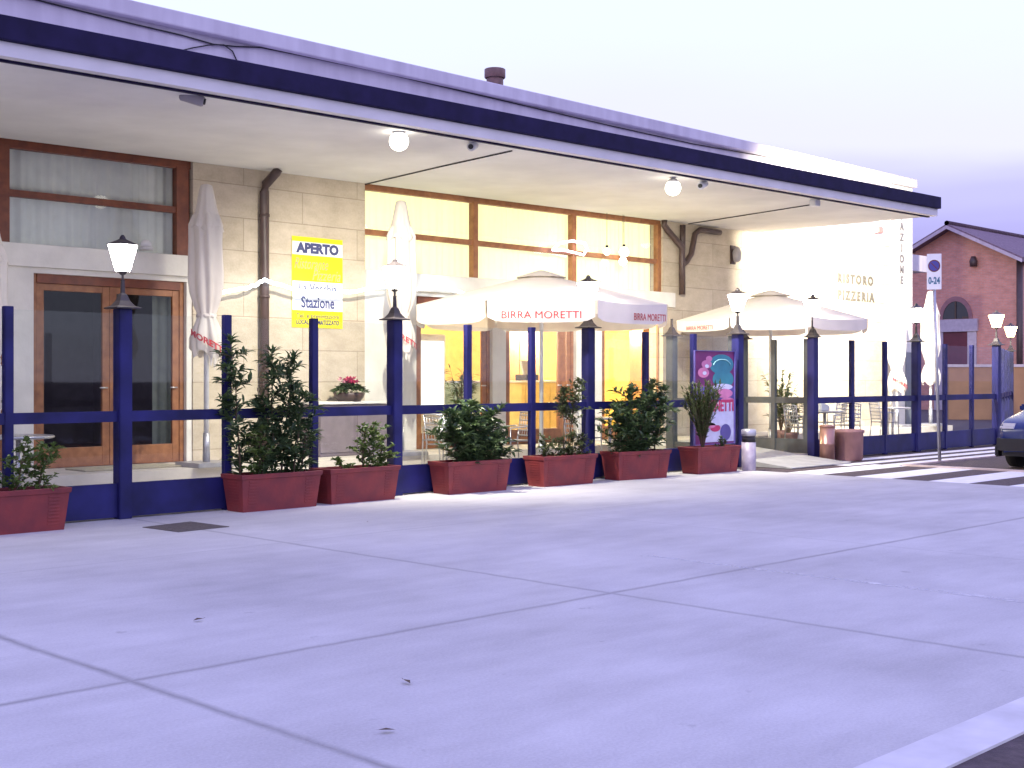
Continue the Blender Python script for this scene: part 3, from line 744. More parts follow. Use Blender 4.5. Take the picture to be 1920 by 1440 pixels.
def windbreak(name, A, B, nodes, label, cat='fence', mframe=M_NAVY, kick=True):
    """nodes: list of (distance along A->B, 'big' or 'slim')"""
    A, B = Vector(A), Vector(B); d = (B - A); rz = math.atan2(d.y, d.x)
    f = empty(name, (A.x, A.y, 0), rz, label, cat)
    for i, (t, k) in enumerate(nodes):
        if k == 'big': big_post(f, t, mframe)
        else: MB().box(t - .045, t + .045, -.04, .04, 0, PH, bev=.005).build('slim_post', mframe, f)
    for (a, ka), (b, kb) in zip(nodes, nodes[1:]):
        x0 = a + (.075 if ka == 'big' else .045); x1 = b - (.075 if kb == 'big' else .045)
        MB().box(x0, x1, -.03, .03, RZ0, RZ1).build('rail', mframe, f)
        if kick: MB().box(x0, x1, -.025, .025, .02, KZ).build('kick_panel', mframe, f)
        g = MB(); g.box(x0, x1, -.005, .005, RZ1, PH - .03); g.build('glass_pane', M_GLASS, f)
        g = MB(); g.box(x0, x1, -.005, .005, KZ if kick else .05, RZ0); g.build('glass_pane', M_GLASS, f)
    return f
S0 = 6.76; stp = 1.25
n1 = [(0, 'slim'), (1.25, 'slim'), (2.5, 'slim'), (3.74, 'slim')]
xs_px = [(5.51, 'slim'), (fx(230, FY), 'big'), (fx(425, FY), 'slim'), (fx(588, FY), 'slim'), (fx(740, FY), 'big'), (fx(877, FY), 'slim'), (fx(997, FY), 'slim'), (fx(1103, FY), 'big'), (fx(1210, FY), 'slim'), (fx(1300, FY), 'slim'), (fx(1383, FY), 'big')]
nodesL = [(.5 - .5, 'slim'), (1.26, 'slim'), (2.51, 'big'), (3.76, 'slim')] + [(x - .5, k) for x, k in xs_px]
nodesL = nodesL[:4] + nodesL[4:]
windbreak('windbreak_fence', (.5, FY), (19, FY), nodesL, 'long navy steel and glass windbreak left of the gate opening')
xr = [(fx(1524, FY), 'big'), (fx(1597, FY), 'slim'), (fx(1659, FY), 'slim'), (fx(1718, FY), 'big'), (25.61, 'slim'), (26.86, 'slim'), (28.1, 'big')]
windbreak('windbreak_fence', (xr[0][0], FY), (30, FY), [(x - xr[0][0], k) for x, k in xr], 'navy steel and glass windbreak right of the gate, beside the zebra stripes')
windbreak('windbreak_fence', (28.1, FY), (34.8, 15.2), [(.08, 'slim'), (1.5, 'slim'), (2.9, 'slim'), (4.3, 'slim'), (5.7, 'slim'), (7.18, 'big')], 'farthest windbreak stretch slanting back from the right corner post')
# short returns either side of the entrance
XGL, XGR = fx(1383, FY), fx(1524, FY)
windbreak('entrance_return', (XGL, FY + .08), (XGL, 15), [(.05, 'slim'), (1.32, 'big')], 'short glass return on the left side of the entrance', mframe=M_GREYF)
windbreak('entrance_return', (XGR, FY + .08), (XGR, 15), [(.05, 'slim'), (.75, 'slim'), (1.45, 'big')], 'dark grey glass return on the right side of the entrance ramp', mframe=M_GREYF)
CZ = 2.24 + .31
for px, lab in ((230, 'lit lantern on the post before the left wooden door'), (740, 'lit lantern on the post before the closed middle parasol'), (1103, 'lit lantern on the post before the open left parasol'), (1383, 'lit lantern on the post left of the entrance ramp'), (1524, 'lit lantern on the post right of the entrance ramp'), (1718, 'lit lantern on the post beside the floodlit building corner')):
    lantern((fx(px, FY), FY, CZ - .12 if False else CZ), lab)
lantern((3.01, FY, CZ), 'added lantern out of view past the left edge, lighting the left pier')  # unseen lantern added to brighten the left pier
lantern((28.1, FY, CZ), 'lit orange lantern on the right corner post before the brick house', M_LANTO)
lantern((34.8, 15.2, CZ), 'farthest lit orange lantern on the last windbreak post', M_LANTO)

# ------------------------------------------------------------------ planters and shrubs
def trough(loc, L, rz, label, D=.40, H=.42):
    t = empty('planter_trough', loc, rz, label, 'planter', 'terracotta troughs along the windbreak')
    g = MB(); b = .045
    # tapering hollow body
    def rect(i, z, e=0): return [(-L/2 + i - e, i - e, z), (L/2 - i + e, i - e, z), (L/2 - i + e, D - i + e, z), (-L/2 + i - e, D - i + e, z)]
    rings = [rect(b, .0), rect(b*.15, H - .055), rect(-.006, H - .05), rect(-.012, H - .004), rect(-.008, H), rect(.022, H), rect(.03, H - .09)]
    vs = [[g.bm.verts.new(p) for p in r] for r in rings]
    for a, c in zip(vs, vs[1:]):
        for k in range(4): g.bm.faces.new((a[k], a[(k+1) % 4], c[(k+1) % 4], c[k]))
    g.bm.faces.new(vs[0][::-1])
    # basket weave ribs on both ends and the front
    for k in range(9):
        z = .06 + k * .034; i = b * (1 - z/(H - .05)*.85) - .003
        for sx in (-1, 1):
            xx = sx * (L/2 - i)
            g.box(min(xx, xx + sx*.004), max(xx, xx + sx*.004), .10, D - .10, z, z + .016)
        g.box(-L/2 + .10, -L/2 + .22, i - .004, i + .002, z, z + .016); g.box(L/2 - .22, L/2 - .10, i - .004, i + .002, z, z + .016)
    g.build('trough_body', M_TERRA, t)
    s = MB(); n = 14
    s2 = [[s.bm.verts.new((-L/2 + .033 + (L - .066)*i/n, .033 + (D - .066)*j/4, H - .075 + random.uniform(-.015, .02))) for j in range(5)] for i in range(n + 1)]
    for i in range(n):
        for j in range(4): s.bm.faces.new((s2[i][j], s2[i+1][j], s2[i+1][j+1], s2[i][j+1]))
    s.build('soil', M_SOIL, t)
    return t
def leaf(mb, p, d, up, ln, wd):
    d = d.normalized(); s = d.cross(up)
    if s.length < .05: s = Vector((1, 0, 0))
    s.normalize(); nrm = s.cross(d)
    a = mb.bm.verts.new(p); m1 = p + d*ln*.35 + nrm*ln*.05; m2 = p + d*ln*.72 + nrm*ln*.03; t = mb.bm.verts.new(p + d*ln - nrm*ln*.06)
    v1, v2 = mb.bm.verts.new(m1), mb.bm.verts.new(m2)
    for sg_ in (1, -1):
        e1, e2 = mb.bm.verts.new(m1 + s*sg_*wd + nrm*wd*.5), mb.bm.verts.new(m2 + s*sg_*wd*.75 + nrm*wd*.4)
        for f in ((a, v1, e1), (v1, v2, e2, e1), (v2, t, e2)):
            mb.bm.faces.new(f if sg_ > 0 else f[::-1])
def shrub(name, loc, stems, label, m=M_LEAF, ll=.09, lw=.013, seed=1, mid=None, cat='shrub', dens=1.0):
    """stems: (x, y, height, lean x, lean y, crown radius, bare fraction)"""
    rnd = random.Random(seed)
    t = empty(name, loc, 0, label, cat, 'shrubs in the terracotta troughs')
    st, lv = MB(), MB()
    for (x, y, h, lx, ly, cr, bare) in stems:
        base = Vector((x, y, -.03)); pts = []
        for k in range(8):
            f = k / 7
            pts.append(base + Vector((lx*f**1.4 + rnd.uniform(-.012, .012), ly*f**1.4 + rnd.uniform(-.012, .012), (h + .03)*f)))
        st.tube(pts, [.013*(1 - .75*k/7) for k in range(8)], 5)
        nb = int((11 + 25*h) * dens)
        for b in range(nb):
            f = bare + (1 - bare) * (b + rnd.random()) / nb
            i = min(6, int(f*7)); p = pts[i].lerp(pts[i+1], f*7 - i)
            az = rnd.uniform(0, 2*math.pi); prof = math.sin(math.pi*min(1, (f - bare)/(1 - bare)*.75 + .22))
            L = cr * (.35 + .65*prof) * rnd.choice((.4, .6, .8, 1.0, 1.35)) * rnd.uniform(.8, 1.15)
            dr = Vector((math.cos(az), math.sin(az)*.8, rnd.uniform(.15, .9))).normalized()
            q = p + dr*L*.55; e = p + dr*L + Vector((0, 0, -.12*L))
            if rnd.random() < .6: st.tube([p, q, e], [.004, .003, .0015], 4, cap=False)
            nl = max(5, int((L*66 + 4)))
            for k in range(nl):
                u = (k + rnd.random())/nl; pp = p.lerp(q, u*2) if u < .5 else q.lerp(e, u*2 - 1)
                ld = dr*.5 + Vector((rnd.uniform(-1, 1), rnd.uniform(-1, 1), rnd.uniform(-.45, .55)))
                leaf(lv, pp, ld, Vector((rnd.uniform(-.4, .4), rnd.uniform(-.4, .4), 1)), ll*rnd.uniform(.6, 1.15), lw*1.3*rnd.uniform(.7, 1.2))
        for k in range(7):  # shoot tip
            leaf(lv, pts[-1], Vector((rnd.uniform(-1, 1), rnd.uniform(-1, 1), rnd.uniform(.3, 1.2))), Vector((0.1, 0, 1)), ll, lw)
    st.build('stems', M_STEM, t); lv.build('foliage', m, t)
    return t
random.seed(11)
HT = .36
def pl(xl, yf, xr_, yfr, label):
    rz = math.atan2(yfr - yf, xr_ - xl); L = math.hypot(xr_ - xl, yfr - yf)
    c = Vector(((xl + xr_)/2, (yf + yfr)/2, 0)); trough(c, L, rz, label)
    return c + Vector((-.2*math.sin(rz), .2*math.cos(rz), HT))
c0 = pl(4.82, 12.04, 5.90, 12.05, 'nearest terracotta trough cut by the left edge, with leafy shrubs')
c1 = pl(7.95, 12.14, 9.05, 12.16, 'terracotta trough holding the tallest twin laurels beside the manhole')
c2 = pl(9.20, 12.18, 10.26, 12.18, 'terracotta trough close beside the tall laurels, only its right end planted')
c3 = pl(11.04, 12.14, 12.13, 12.10, 'terracotta trough with the dense round dark bush, alone between gaps')
c4 = pl(12.74, 12.07, 13.80, 12.03, 'terracotta trough with low sparse plants and one tall thin stem')
c5 = pl(14.32, 12.06, 15.36, 11.92, 'terracotta trough with the wide spreading bush, turned slightly')
c6 = pl(16.12, 11.97, 17.18, 11.92, 'terracotta trough before the ice cream poster with an upright dark conifer')
V = Vector
shrub('leafy_shrub', c0, [(.08, 0, .52, .10, 0, .26, .05), (.30, .03, .45, .16, 0, .26, .05), (-.2, 0, .5, -.1, 0, .28, 0), (-.42, 0, .4, -.05, 0, .24, 0)], 'sprawling olive green shrubs in the nearest trough at left', M_LEAFL, .07, .014, 2)
shrub('laurel_shrub', c1, [(-.40, .05, 1.55, -.12, .02, .24, .03), (.03, .05, 1.42, .02, .02, .25, .03), (.16, .05, 1.36, .20, .02, .16, .3), (.30, .0, .92, .16, 0, .34, .05), (-.18, -.05, .62, .03, 0, .3, 0), (.4, .02, .55, .1, 0, .25, 0)], 'tallest dark laurels with two upright shoots above the rail', M_LEAF, .15, .015, 5, dens=.82)
shrub('leafy_shrub', c1 + V((-.22, -.06, 0)), [(0, 0, .55, -.02, -.05, .24, 0)], 'bright green bush at the foot of the tall laurels', M_LEAFL, .07, .016, 9)
shrub('leafy_shrub', c2, [(.10, 0, .50, .05, 0, .26, .05), (.36, .02, .40, .12, 0, .28, 0), (.25, -.03, .56, .0, 0, .24, 0), (-.2, 0, .14, -.05, 0, .14, 0)], 'small yellowish green bush at the right end of the second pair', M_LEAFL, .06, .014, 12)
shrub('laurel_shrub', c3, [(-.25, .0, .66, -.12, 0, .36, 0), (.0, 0, .78, 0, 0, .38, 0), (.24, 0, .66, .12, 0, .34, 0), (-.05, -.06, .55, -.02, -.05, .34, 0), (.4, 0, .32, .14, 0, .22, 0)], 'dense round dark bush in the lone middle trough', M_LEAF, .13, .02, 15, dens=1.05)
shrub('sparse_shrub', c4, [(.20, .05, 1.1, .20, 0, .22, .45), (-.3, 0, .28, -.05, 0, .16, 0), (-.05, 0, .26, 0, 0, .16, 0), (.2, -.03, .34, .03, 0, .17, 0), (.4, 0, .3, .06, 0, .17, 0), (.1, .04, .98, -.02, .0, .13, .6)], 'sparse plant with thin tall stems above low seedlings', M_LEAFR, .075, .012, 21)
shrub('laurel_shrub', c5, [(-.28, .02, .66, -.22, 0, .34, 0), (-.05, 0, .95, -.05, 0, .36, 0), (.22, .02, 1.05, .16, 0, .36, .0), (.45, .02, .95, .26, 0, .3, .2), (0, -.06, .5, 0, -.04, .34, 0)], 'widest dark bush spreading over its turned trough', M_LEAF, .13, .018, 27, dens=1.0)
# upright conifer: narrow foot, broad brushy top
rnd = random.Random(33)
t = empty('upright_conifer', c6 + V((-.16, .02, 0)), 0, 'dark brush shaped conifer, narrow below and broad above, before the poster', 'shrub', 'shrubs in the terracotta troughs')
st, lv = MB(), MB()
for k in range(74):
    az = rnd.uniform(0, 2*math.pi); e = rnd.uniform(.05, .36); h = rnd.uniform(.6, 1.0)*1.08
    tip = V((math.cos(az)*e, math.sin(az)*e*.9, h)); mid_ = V((math.cos(az)*e*.3, math.sin(az)*e*.3, h*.5))
    st.tube([V((0, 0, -.03)), mid_, tip], [.009, .006, .002], 4, cap=False)
    for j in range(52):
        u = .25 + .75*rnd.random(); p = mid_.lerp(tip, u*2 - 1) if u > .5 else V((0, 0, 0)).lerp(mid_, u*2)
        leaf(lv, p, V((math.cos(az)*.5 + rnd.uniform(-.6, .6), math.sin(az)*.5 + rnd.uniform(-.6, .6), rnd.uniform(.3, 1.2))), V((0, 0.1, 1)), rnd.uniform(.05, .10), .010)
st.build('stems', M_STEM, t); lv.build('foliage', M_LEAFR, t)
shrub('leafy_shrub', c6 + V((.27, 0, 0)), [(0, 0, .18, .02, 0, .10, 0), (.1, 0, .14, .02, 0, .08, 0)], 'tiny seedling beside the conifer in the farthest trough', M_LEAF, .05, .010, 41)

# ------------------------------------------------------------------ parasols
def parasol_text(t, s, rad_at, z, ang0, size, sl=0.0, name='lettering'):
    tm = text_mb(s, size, fat=.004, depth=.001)
    r0 = rad_at(z)
    place(tm, lambda x, y, zz: ((r0 + .012 + zz) * math.cos(ang0 + x / r0), (r0 + .012 + zz) * math.sin(ang0 + x / r0), z + y + sl * x))
    return tm.build(name, M_RED, t)
def closed_parasol(loc, H, label, seed=0, txt=True, sway=.0):
    t = empty('closed_parasol', loc, 0, label, 'parasol', 'closed cream parasols on the terrace')
    rnd = random.Random(seed); p1, p2 = rnd.uniform(0, 6), rnd.uniform(0, 6)
    g = MB(); g.tube([(0, 0, .05), (0, 0, H - .02)], .035, 12); g.build('pole', M_POLEW, t)
    g = MB(); g.box(-.3, .3, -.3, .3, 0, .06, bev=.01); g.lathe([(.05, .06), (.045, .45)], n=14); g.build('base', M_GALV, t)
    # body of the folded canopy
    prof = [(.10, -.36), (.16, -.42), (.205, -.55), (.20, -.75), (.205, -1.0), (.215, -1.25), (.205, -1.45), (.165, -1.62), (.12, -1.74), (.125, -1.80), (.17, -1.92), (.21, -2.06), (.205, -2.2), (.185, -2.28)]
    def wb(a, z): return 1 + .10*math.sin(8*a + p1 + z*1.2) + .07*math.sin(5*a + p2 - z*1.8) + .04*math.sin(13*a + z*3)
    g = MB(); g.lathe([(r, H + z) for r, z in prof], n=72, wob=wb, cap=False)
    for v in g.bm.verts:
        f = (H - v.co.z)/2.3; v.co.x += sway*math.sin(f*2.6)
        if f > .97: v.co.z += .05*math.sin(4*math.atan2(v.co.y, v.co.x) + p2)
    g.build('folded_canopy', M_CANVAS, t)
    # upper tier that hangs over the body
    prof2 = [(.03, .0), (.075, -.02), (.095, -.10), (.13, -.3), (.175, -.5), (.215, -.60), (.205, -.61)]
    g = MB(); g.lathe([(r, H + z) for r, z in prof2], n=64, wob=lambda a, z: 1 + (.05*math.sin(8*a + p2) + .04*math.sin(11*a + p1)) * min(1, (H - z)*2.2), cap=False)
    for v in g.bm.verts:
        if v.co.z < H - .55: v.co.z += .035*math.sin(4*math.atan2(v.co.y, v.co.x) + p1)
    g.build('top_flap', M_CANVAS, t)
    # tie strap
    g = MB(); g.lathe([(.128, H - 1.79), (.132, H - 1.77), (.128, H - 1.74)], n=32, wob=lambda a, z: 1.02 + .05*math.sin(8*a + p1)); g.build('tie_strap', M_CANVAS, t)
    g = MB()   # ragged hanging corner below the hem
    for k in range(5):
        a = -1.9 + k*.35
        g.face([(.19*math.cos(a), .19*math.sin(a), H - 2.26), (.19*math.cos(a + .3), .19*math.sin(a + .3), H - 2.26), (.15*math.cos(a + .25), .15*math.sin(a + .25), H - 2.45 - .06*math.sin(k*2.1)), (.15*math.cos(a + .05), .15*math.sin(a + .05), H - 2.42)])
    g.build('hanging_corner', M_CANVAS, t)
    if txt: parasol_text(t, txt, lambda z: .235, H - 2.12, R(-118), .115, -.55)
    return t
PY = 15.0
def cpar(px, pytop, label, seed, txt, Y=PY):
    return closed_parasol((fx(px, Y), Y, PZ if Y >= 14.8 else TZ), fz(px, pytop, Y) - (PZ if Y >= 14.8 else TZ), label, seed, txt)
cpar(387, 345, 'closed cream parasol before the stone wall, left of the downpipe', 1, 'MORETTI')
cpar(752, 376, 'closed cream parasol in the floodlight before the yellow window', 2, 'MORETTI', 15.05)
cpar(1745, 546, 'closed cream parasol at the far end beside the parking sign', 3, None, 15.0)
cpar(1682, 556, 'closed parasol almost lost against the white floodlit end wall', 4, 'MORETTI', 15.3)
cpar(-22, 395, 'closed cream parasol at the left picture edge, mostly cut off', 6, None, 15.0)

def open_parasol(loc, Rr, ztop, zedge, val, rz, label, texts, arms=8):
    t = empty('open_parasol', loc, rz, label, 'parasol', 'open cream parasols on the terrace')
    zt, ze = ztop - loc[2], zedge - loc[2]
    q = [(Rr*math.cos(2*math.pi*(k + .5)/8), Rr*math.sin(2*math.pi*(k + .5)/8)) for k in range(8)]
    g = MB(); ns, nu = 6, 6
    # eight sagging gores
    for k in range(8):
        a, b = V((*q[k], 0)), V((*q[(k+1) % 8], 0)); grid = []
        for i in range(ns + 1):
            f = .08 + .92*i/ns; row = []
            for j in range(nu + 1):
                u = j/nu; p = a.lerp(b, u)*f
                z = zt + (ze - zt)*f - .035*f*math.sin(math.pi*u)*f + .09*math.sin(math.pi*f)*(.0)
                row.append(g.bm.verts.new((p.x, p.y, z)))
            grid.append(row)
        for i in range(ns):
            for j in range(nu):
                f = g.bm.faces.new((grid[i][j], grid[i+1][j], grid[i+1][j+1], grid[i][j+1])); f.smooth = True
    bmesh.ops.remove_doubles(g.bm, verts=g.bm.verts[:], dist=.002)
    cv = g.build('canopy', M_CANVAS, t)
    g = MB(); g.lathe([(.42, zt - .075), (.22, zt - .01), (.02, zt + .045)], n=8, smooth=False, rot=math.pi/8); g.build('vent_cap', M_CANVAS, t)
    g = MB()
    for k in range(8):
        a, b = V((*q[k], 0)), V((*q[(k+1) % 8], 0)); top, bot = [], []
        m = 14
        for j in range(m + 1):
            u = .012 + .976*j/m; p = a.lerp(b, u); o = p.normalized()
            top.append(g.bm.verts.new((p.x, p.y, ze - .035*math.sin(math.pi*u) + .004)))
            rnd_c = 1 - max(0, abs(u - .5)*2 - .8)/.2*.22
            p2 = p + o*(-.006 + .003*math.sin(u*9 + k))
            bot.append(g.bm.verts.new((p2.x, p2.y, ze - .02*math.sin(math.pi*u) - val*rnd_c)))
        for j in range(m): g.bm.faces.new((top[j], top[j+1], bot[j+1], bot[j])).smooth = True
    vl = g.build('valance', M_CANVAS, t)
    for (k, s, wd, u0) in texts:
        a, b = V((*q[k], 0)), V((*q[(k+1) % 8], 0)); L = (b - a).length; d = (b - a).normalized(); o = V((d.y, -d.x, 0))
        tm = text_mb(s, val*.5, width=wd*L, depth=.001); c = a.lerp(b, u0)
        place(tm, lambda x, y, z: (c.x + d.x*x + o.x*(.003 + z), c.y + d.y*x + o.y*(.003 + z), ze - val*.60 + y - .035)); tm.build('lettering', M_RED, vl)
    g = MB(); g.tube([(0, 0, .06), (0, 0, zt + .03)], .034, 12); g.build('pole', M_POLEW, t)
    g = MB(); g.box(-.35, .35, -.35, .35, 0, .07, bev=.01); g.lathe([(.055, .07), (.05, .4)], n=14); g.build('base', M_GALV, t)
    for k in range(8):
        f = .97; MB().tube([(q[k][0]*.03, q[k][1]*.03, zt - .05), (q[k][0]*f, q[k][1]*f, zt + (ze - zt)*f - .035)], .014, 6).build('rib', M_POLEW, t)
    return t
YP = 14.0
r_, a_, b_ = ray(1015)
ux = math.atan2(-b_, -a_)          # direction from the parasol towards the plaza
def opar(px, pyt, pye, label, texts, rad, turn=0, val=.30):
    X = fx(px, YP); zt = fz(px, pyt, YP)
    ang = math.atan2(-YP, -X) + turn
    # one gore faces the viewer's side of the plaza: gore k spans angles (k+.5)..(k+1.5) eighths
    rz = ang - 2*math.pi/8
    return open_parasol((X, YP, TZ), rad, zt, pye, val, rz, label, texts)
opar(1015, 512, 2.62, 'open octagonal cream parasol with red lettering before the lit doors', [(0, 'BIRRA MORETTI', .72, .5), (1, 'BIRRA MORETTI', .46, .74), (2, 'BIRRA MORETTI', .7, .5), (4, 'BIRRA MORETTI', .7, .5), (6, 'BIRRA MORETTI', .7, .5)], 2.08)
opar(1445, 548, 2.60, 'open octagonal cream parasol behind the entrance ramp by the floodlit wall', [(7, 'BIRRA MORETTI', .5, .45), (2, 'BIRRA MORETTI', .7, .5), (4, 'BIRRA MORETTI', .7, .5)], 1.92, 0, .21)

# ------------------------------------------------------------------ ice cream poster by the gate
yq = FY - .09
qx0, qx1 = fx(1304, yq), fx(1384, yq) - .09; qz1, qz0 = fz(1345, 659, yq), fz(1345, 832, yq)
QW, QH = qx1 - qx0, qz1 - qz0
po = empty('poster_board', (qx0, yq, qz0), 0, 'tall purple and pale ice cream poster on the windbreak by the gate', 'poster')
def qb(name, m, a, b, c, d, yy, par=po): return MB().box(a*QW, b*QW, yy - .003, yy, c*QH, d*QH).build(name, m, par)
qb('board', M_MAGENTA, 0, 1, 0, 1, .03)
qb('pale_field', M_PBLUE, .22, .995, .02, .46, .0265); qb('blue_field', M_PURP2, .01, .995, .46, .62, .0255)
def disc(m, cx, cz, rx, rz_, yy, n=24, a0=0, a1=2*math.pi):
    g = MB(); c = [(cx*QW + rx*QW*math.cos(a0 + (a1 - a0)*k/n), yy, cz*QH + rz_*QH*math.sin(a0 + (a1 - a0)*k/n)) for k in range(n + (a1 < 6))]
    g.face(c); return g.build('printed_shape', m, po)
disc(M_TEAL, .68, .86, .31, .11, .0225); disc(M_TEAL, .72, .70, .27, .10, .0215)
disc(M_PINK, .30, .86, .13, .045, .0205); disc(M_PINK, .22, .77, .14, .055, .0195); disc(M_PINK, .36, .92, .08, .03, .0185); disc(M_PBLUE, .70, .615, .26, .035, .0175)
disc(M_PINK, .74, .545, .22, .05, .0165)
disc(M_HOTP, .52, .17, .13, .04, .0215); disc(M_PINK, .40, .20, .13, .03, .0205); disc(M_PURP2, .78, .12, .14, .09, .0195); disc(M_PINK, .82, .47, .17, .03, .0155)
for k, (cx, cz, s) in enumerate(((.30, .84, 'o'), (.24, .765, 'o'))): disc(M_PBLUE, cx, cz, .05, .02, .0135 - k*.001)
qb('pale_banner', M_PBLUE, .30, .985, .20, .36, .0235); qb('pale_banner', M_SWHITE, .5, .985, .43, .445, .0225)
tm = text_mb('CORNETTI', .26, width=QW*.86, fat=.008, depth=.001); place(tm, lambda x, y, z: (QW*.55 + x, .0125 - z, QH*.405 + y)); tm.build('lettering', M_HOTP, po)
# arch of pale teal on the disc
g = MB(); pts = [(.68*QW + .22*QW*math.cos(a), .0115, .845*QH + .07*QH*math.sin(a)) for a in [math.pi*k/12 for k in range(13)]]
g.tube(pts, .008, 6); g.build('printed_arch', mat('pale_teal', (.25, .52, .56), .5), po)
g = MB(); g.box(-.012, 0, -.0, .03, -.012, QH + .012); g.box(QW, QW + .012, 0, .03, -.012, QH + .012); g.box(0, QW, 0, .03, QH, QH + .012); g.box(0, QW, 0, .03, -.012, 0); g.build('board_frame', M_PURP2, po)

# ------------------------------------------------------------------ terrace furniture
def make_chair(loc, rz, label):
    t = empty('terrace_chair', loc, rz, label, 'chair', 'metal chairs on the terrace')
    MB().box(-.21, .21, -.21, .21, .44, .455, bev=.006).build('seat', M_RATTAN, t)
    for sx in (-1, 1):
        MB().tube([(sx*.20, -.22, 0), (sx*.195, -.20, .44), (sx*.195, -.20, .64), (sx*.20, .1, .66), (sx*.2, .2, .66)], .012, 7).build('front_leg', M_ALU, t)
        MB().tube([(sx*.20, .25, 0), (sx*.195, .20, .45), (sx*.19, .26, .86)], .012, 7).build('rear_leg', M_ALU, t)
    g = MB(); g.tube([(-.19, .26, .86), (0, .28, .875), (.19, .26, .86)], .012, 7)
    for k in range(5): g.tube([(-.192, .205 + .011*k, .52 + .075*k), (.192, .205 + .011*k, .52 + .075*k)], .011, 6)
    for k in range(6): x = -.15 + .06*k; g.tube([(x, .205, .5), (x, .262, .85)], .006, 5)
    g.build('backrest', M_ALU, t)
    return t
def make_table(loc, label):
    t = empty('terrace_table', loc, 0, label, 'table', 'round tables on the terrace')
    g = MB(); g.lathe([(.36, .71), (.38, .72), (.38, .735), (.37, .745)], n=28); g.build('tabletop', M_ALU, t)
    g = MB(); g.tube([(0, 0, .03), (0, 0, .71)], .03, 10); g.build('pedestal', M_ALU, t)
    g = MB(); g.lathe([(.24, 0), (.23, .02), (.05, .04)], n=20); g.build('table_foot', M_BLACKM, t)
    return t
chair0 = make_chair((12.15, 13.4, TZ), R(95), 'metal chair behind the dense round bush, left of its table')
table0 = make_table((12.85, 13.55, TZ), 'round metal table behind the windbreak below the open left parasol')
for x, y, rz, lab in ((13.6, 13.5, -100, 'metal chair behind the trough with the thin tall stems'), (12.9, 14.35, 175, 'metal chair facing the plaza before the first lit doorway'), (15.05, 13.4, 80, 'metal chair behind the widest bush, left of its table'), (16.6, 13.6, -95, 'metal chair behind the conifer, right of its table'), (21.15, 13.3, 70, 'metal chair just right of the entrance behind the copper bin'), (22.75, 13.25, -80, 'metal chair behind the windbreak near the clay pot'), (23.9, 14.3, 180, 'metal chair facing out before the floodlit wall'), (24.9, 13.6, 60, 'metal chair behind the windbreak right of the fourth lantern'), (23.0, 14.35, -50, 'slatted metal chair set askew near the floodlit wall')):
    copy_tree(chair0, (x, y, TZ), R(rz), lab)
for x, y, lab in ((15.8, 13.5, 'round metal table behind the widest bush'), (22.0, 13.3, 'round metal table behind the windbreak right of the ramp'), (25.6, 13.8, 'farthest round metal table behind the windbreak'), (6.2, 13.9, 'round metal table before the left wooden doors')):
    copy_tree(table0, (x, y, TZ), 0, lab)
# things on the table right of the ramp
for dx, dy, s, lab in ((-.1, 0, .1, 'white napkin holder standing on the table right of the ramp'), (.12, .05, .075, 'second smaller white napkin holder on the same table')):
    g = MB(); g.box(-s, s, -.05, .05, 0, s*1.3, bev=.012); g.box(-s*.7, s*.7, -.03, .03, s*1.28, s*1.6)
    o = g.build('napkin_holder', M_SWHITE, loc=(22.0 + dx, 13.3 + dy, TZ + .745)); tag(o, lab, 'napkin holder')
# low cabinet under the sign with a bowl of cyclamens
cxa, cxb = fx(598, 15.45), fx(735, 15.45)
cb = empty('low_cabinet', ((cxa + cxb)/2, 15.7, PZ), 0, 'low grey cabinet with a pale top against the wall under the sign', 'cabinet')
hw = (cxb - cxa)/2
MB().box(-hw + .03, hw - .03, -.22, .22, 0, .78, bev=.008).build('cabinet_body', mat('mauve_grey_laminate', (.16, .13, .15), .35), cb)
MB().box(-hw, hw, -.26, .26, .785, .825, bev=.008).build('cabinet_top', M_WHITE, cb)
for k in (-1, 1): MB().box(k*hw*.5 - hw*.44, k*hw*.5 + hw*.44, -.232, -.222, .06, .72).build('cabinet_door', mat('grey_laminate_front' + ('b' if k > 0 else ''), (.19, .16, .18), .3), cb)
fb = empty('flower_bowl', (fx(655, 15.6), 15.6, PZ + .826), 0, 'bowl of red and pink cyclamens on the low cabinet', 'flower pot')
g = MB(); g.lathe([(.17, 0), (.22, .06), (.25, .13), (.235, .135), (.2, .08)], n=24); g.build('bowl', M_PIPE, fb)
rnd = random.Random(8); lv = MB(); f1 = MB(); f2 = MB()
for k in range(260):
    a = rnd.uniform(0, 6.28); e = rnd.uniform(0, .26); z = .12 + .15*(1 - (e/.27)**2) * rnd.uniform(.4, 1)
    leaf(lv, V((math.cos(a)*e, math.sin(a)*e, z)), V((math.cos(a), math.sin(a), rnd.uniform(-.4, .6))), V((0, 0, 1)), .075, .028)
for k in range(60):
    a = rnd.uniform(0, 6.28); e = rnd.uniform(0, .2); x = math.cos(a)*e
    mbq = f2 if x < -.07 else f1
    p = V((x, math.sin(a)*e*.7, .30 + rnd.uniform(-.03, .05)))
    for j in range(4): leaf(mbq, p, V((rnd.uniform(-1, 1), rnd.uniform(-1, 1), rnd.uniform(-.2, 1))), V((0, .2, 1)), .05, .016)
lv.build('foliage', M_LEAF, fb); f1.build('petals', M_FLOWR, fb); f2.build('petals', M_FLOWP, fb)
# stone doormat step at the left doors
g = MB(); g.box(-.7, .7, -.28, .28, 0, .02, bev=.006)
o = g.build('doormat', mat('beige_mat', (.42, .38, .28), .95, scale=40, bump=.5), loc=(8.3, 15.4, PZ + .002)); tag(o, 'beige doormat on the platform near the left parasol foot', 'doormat')
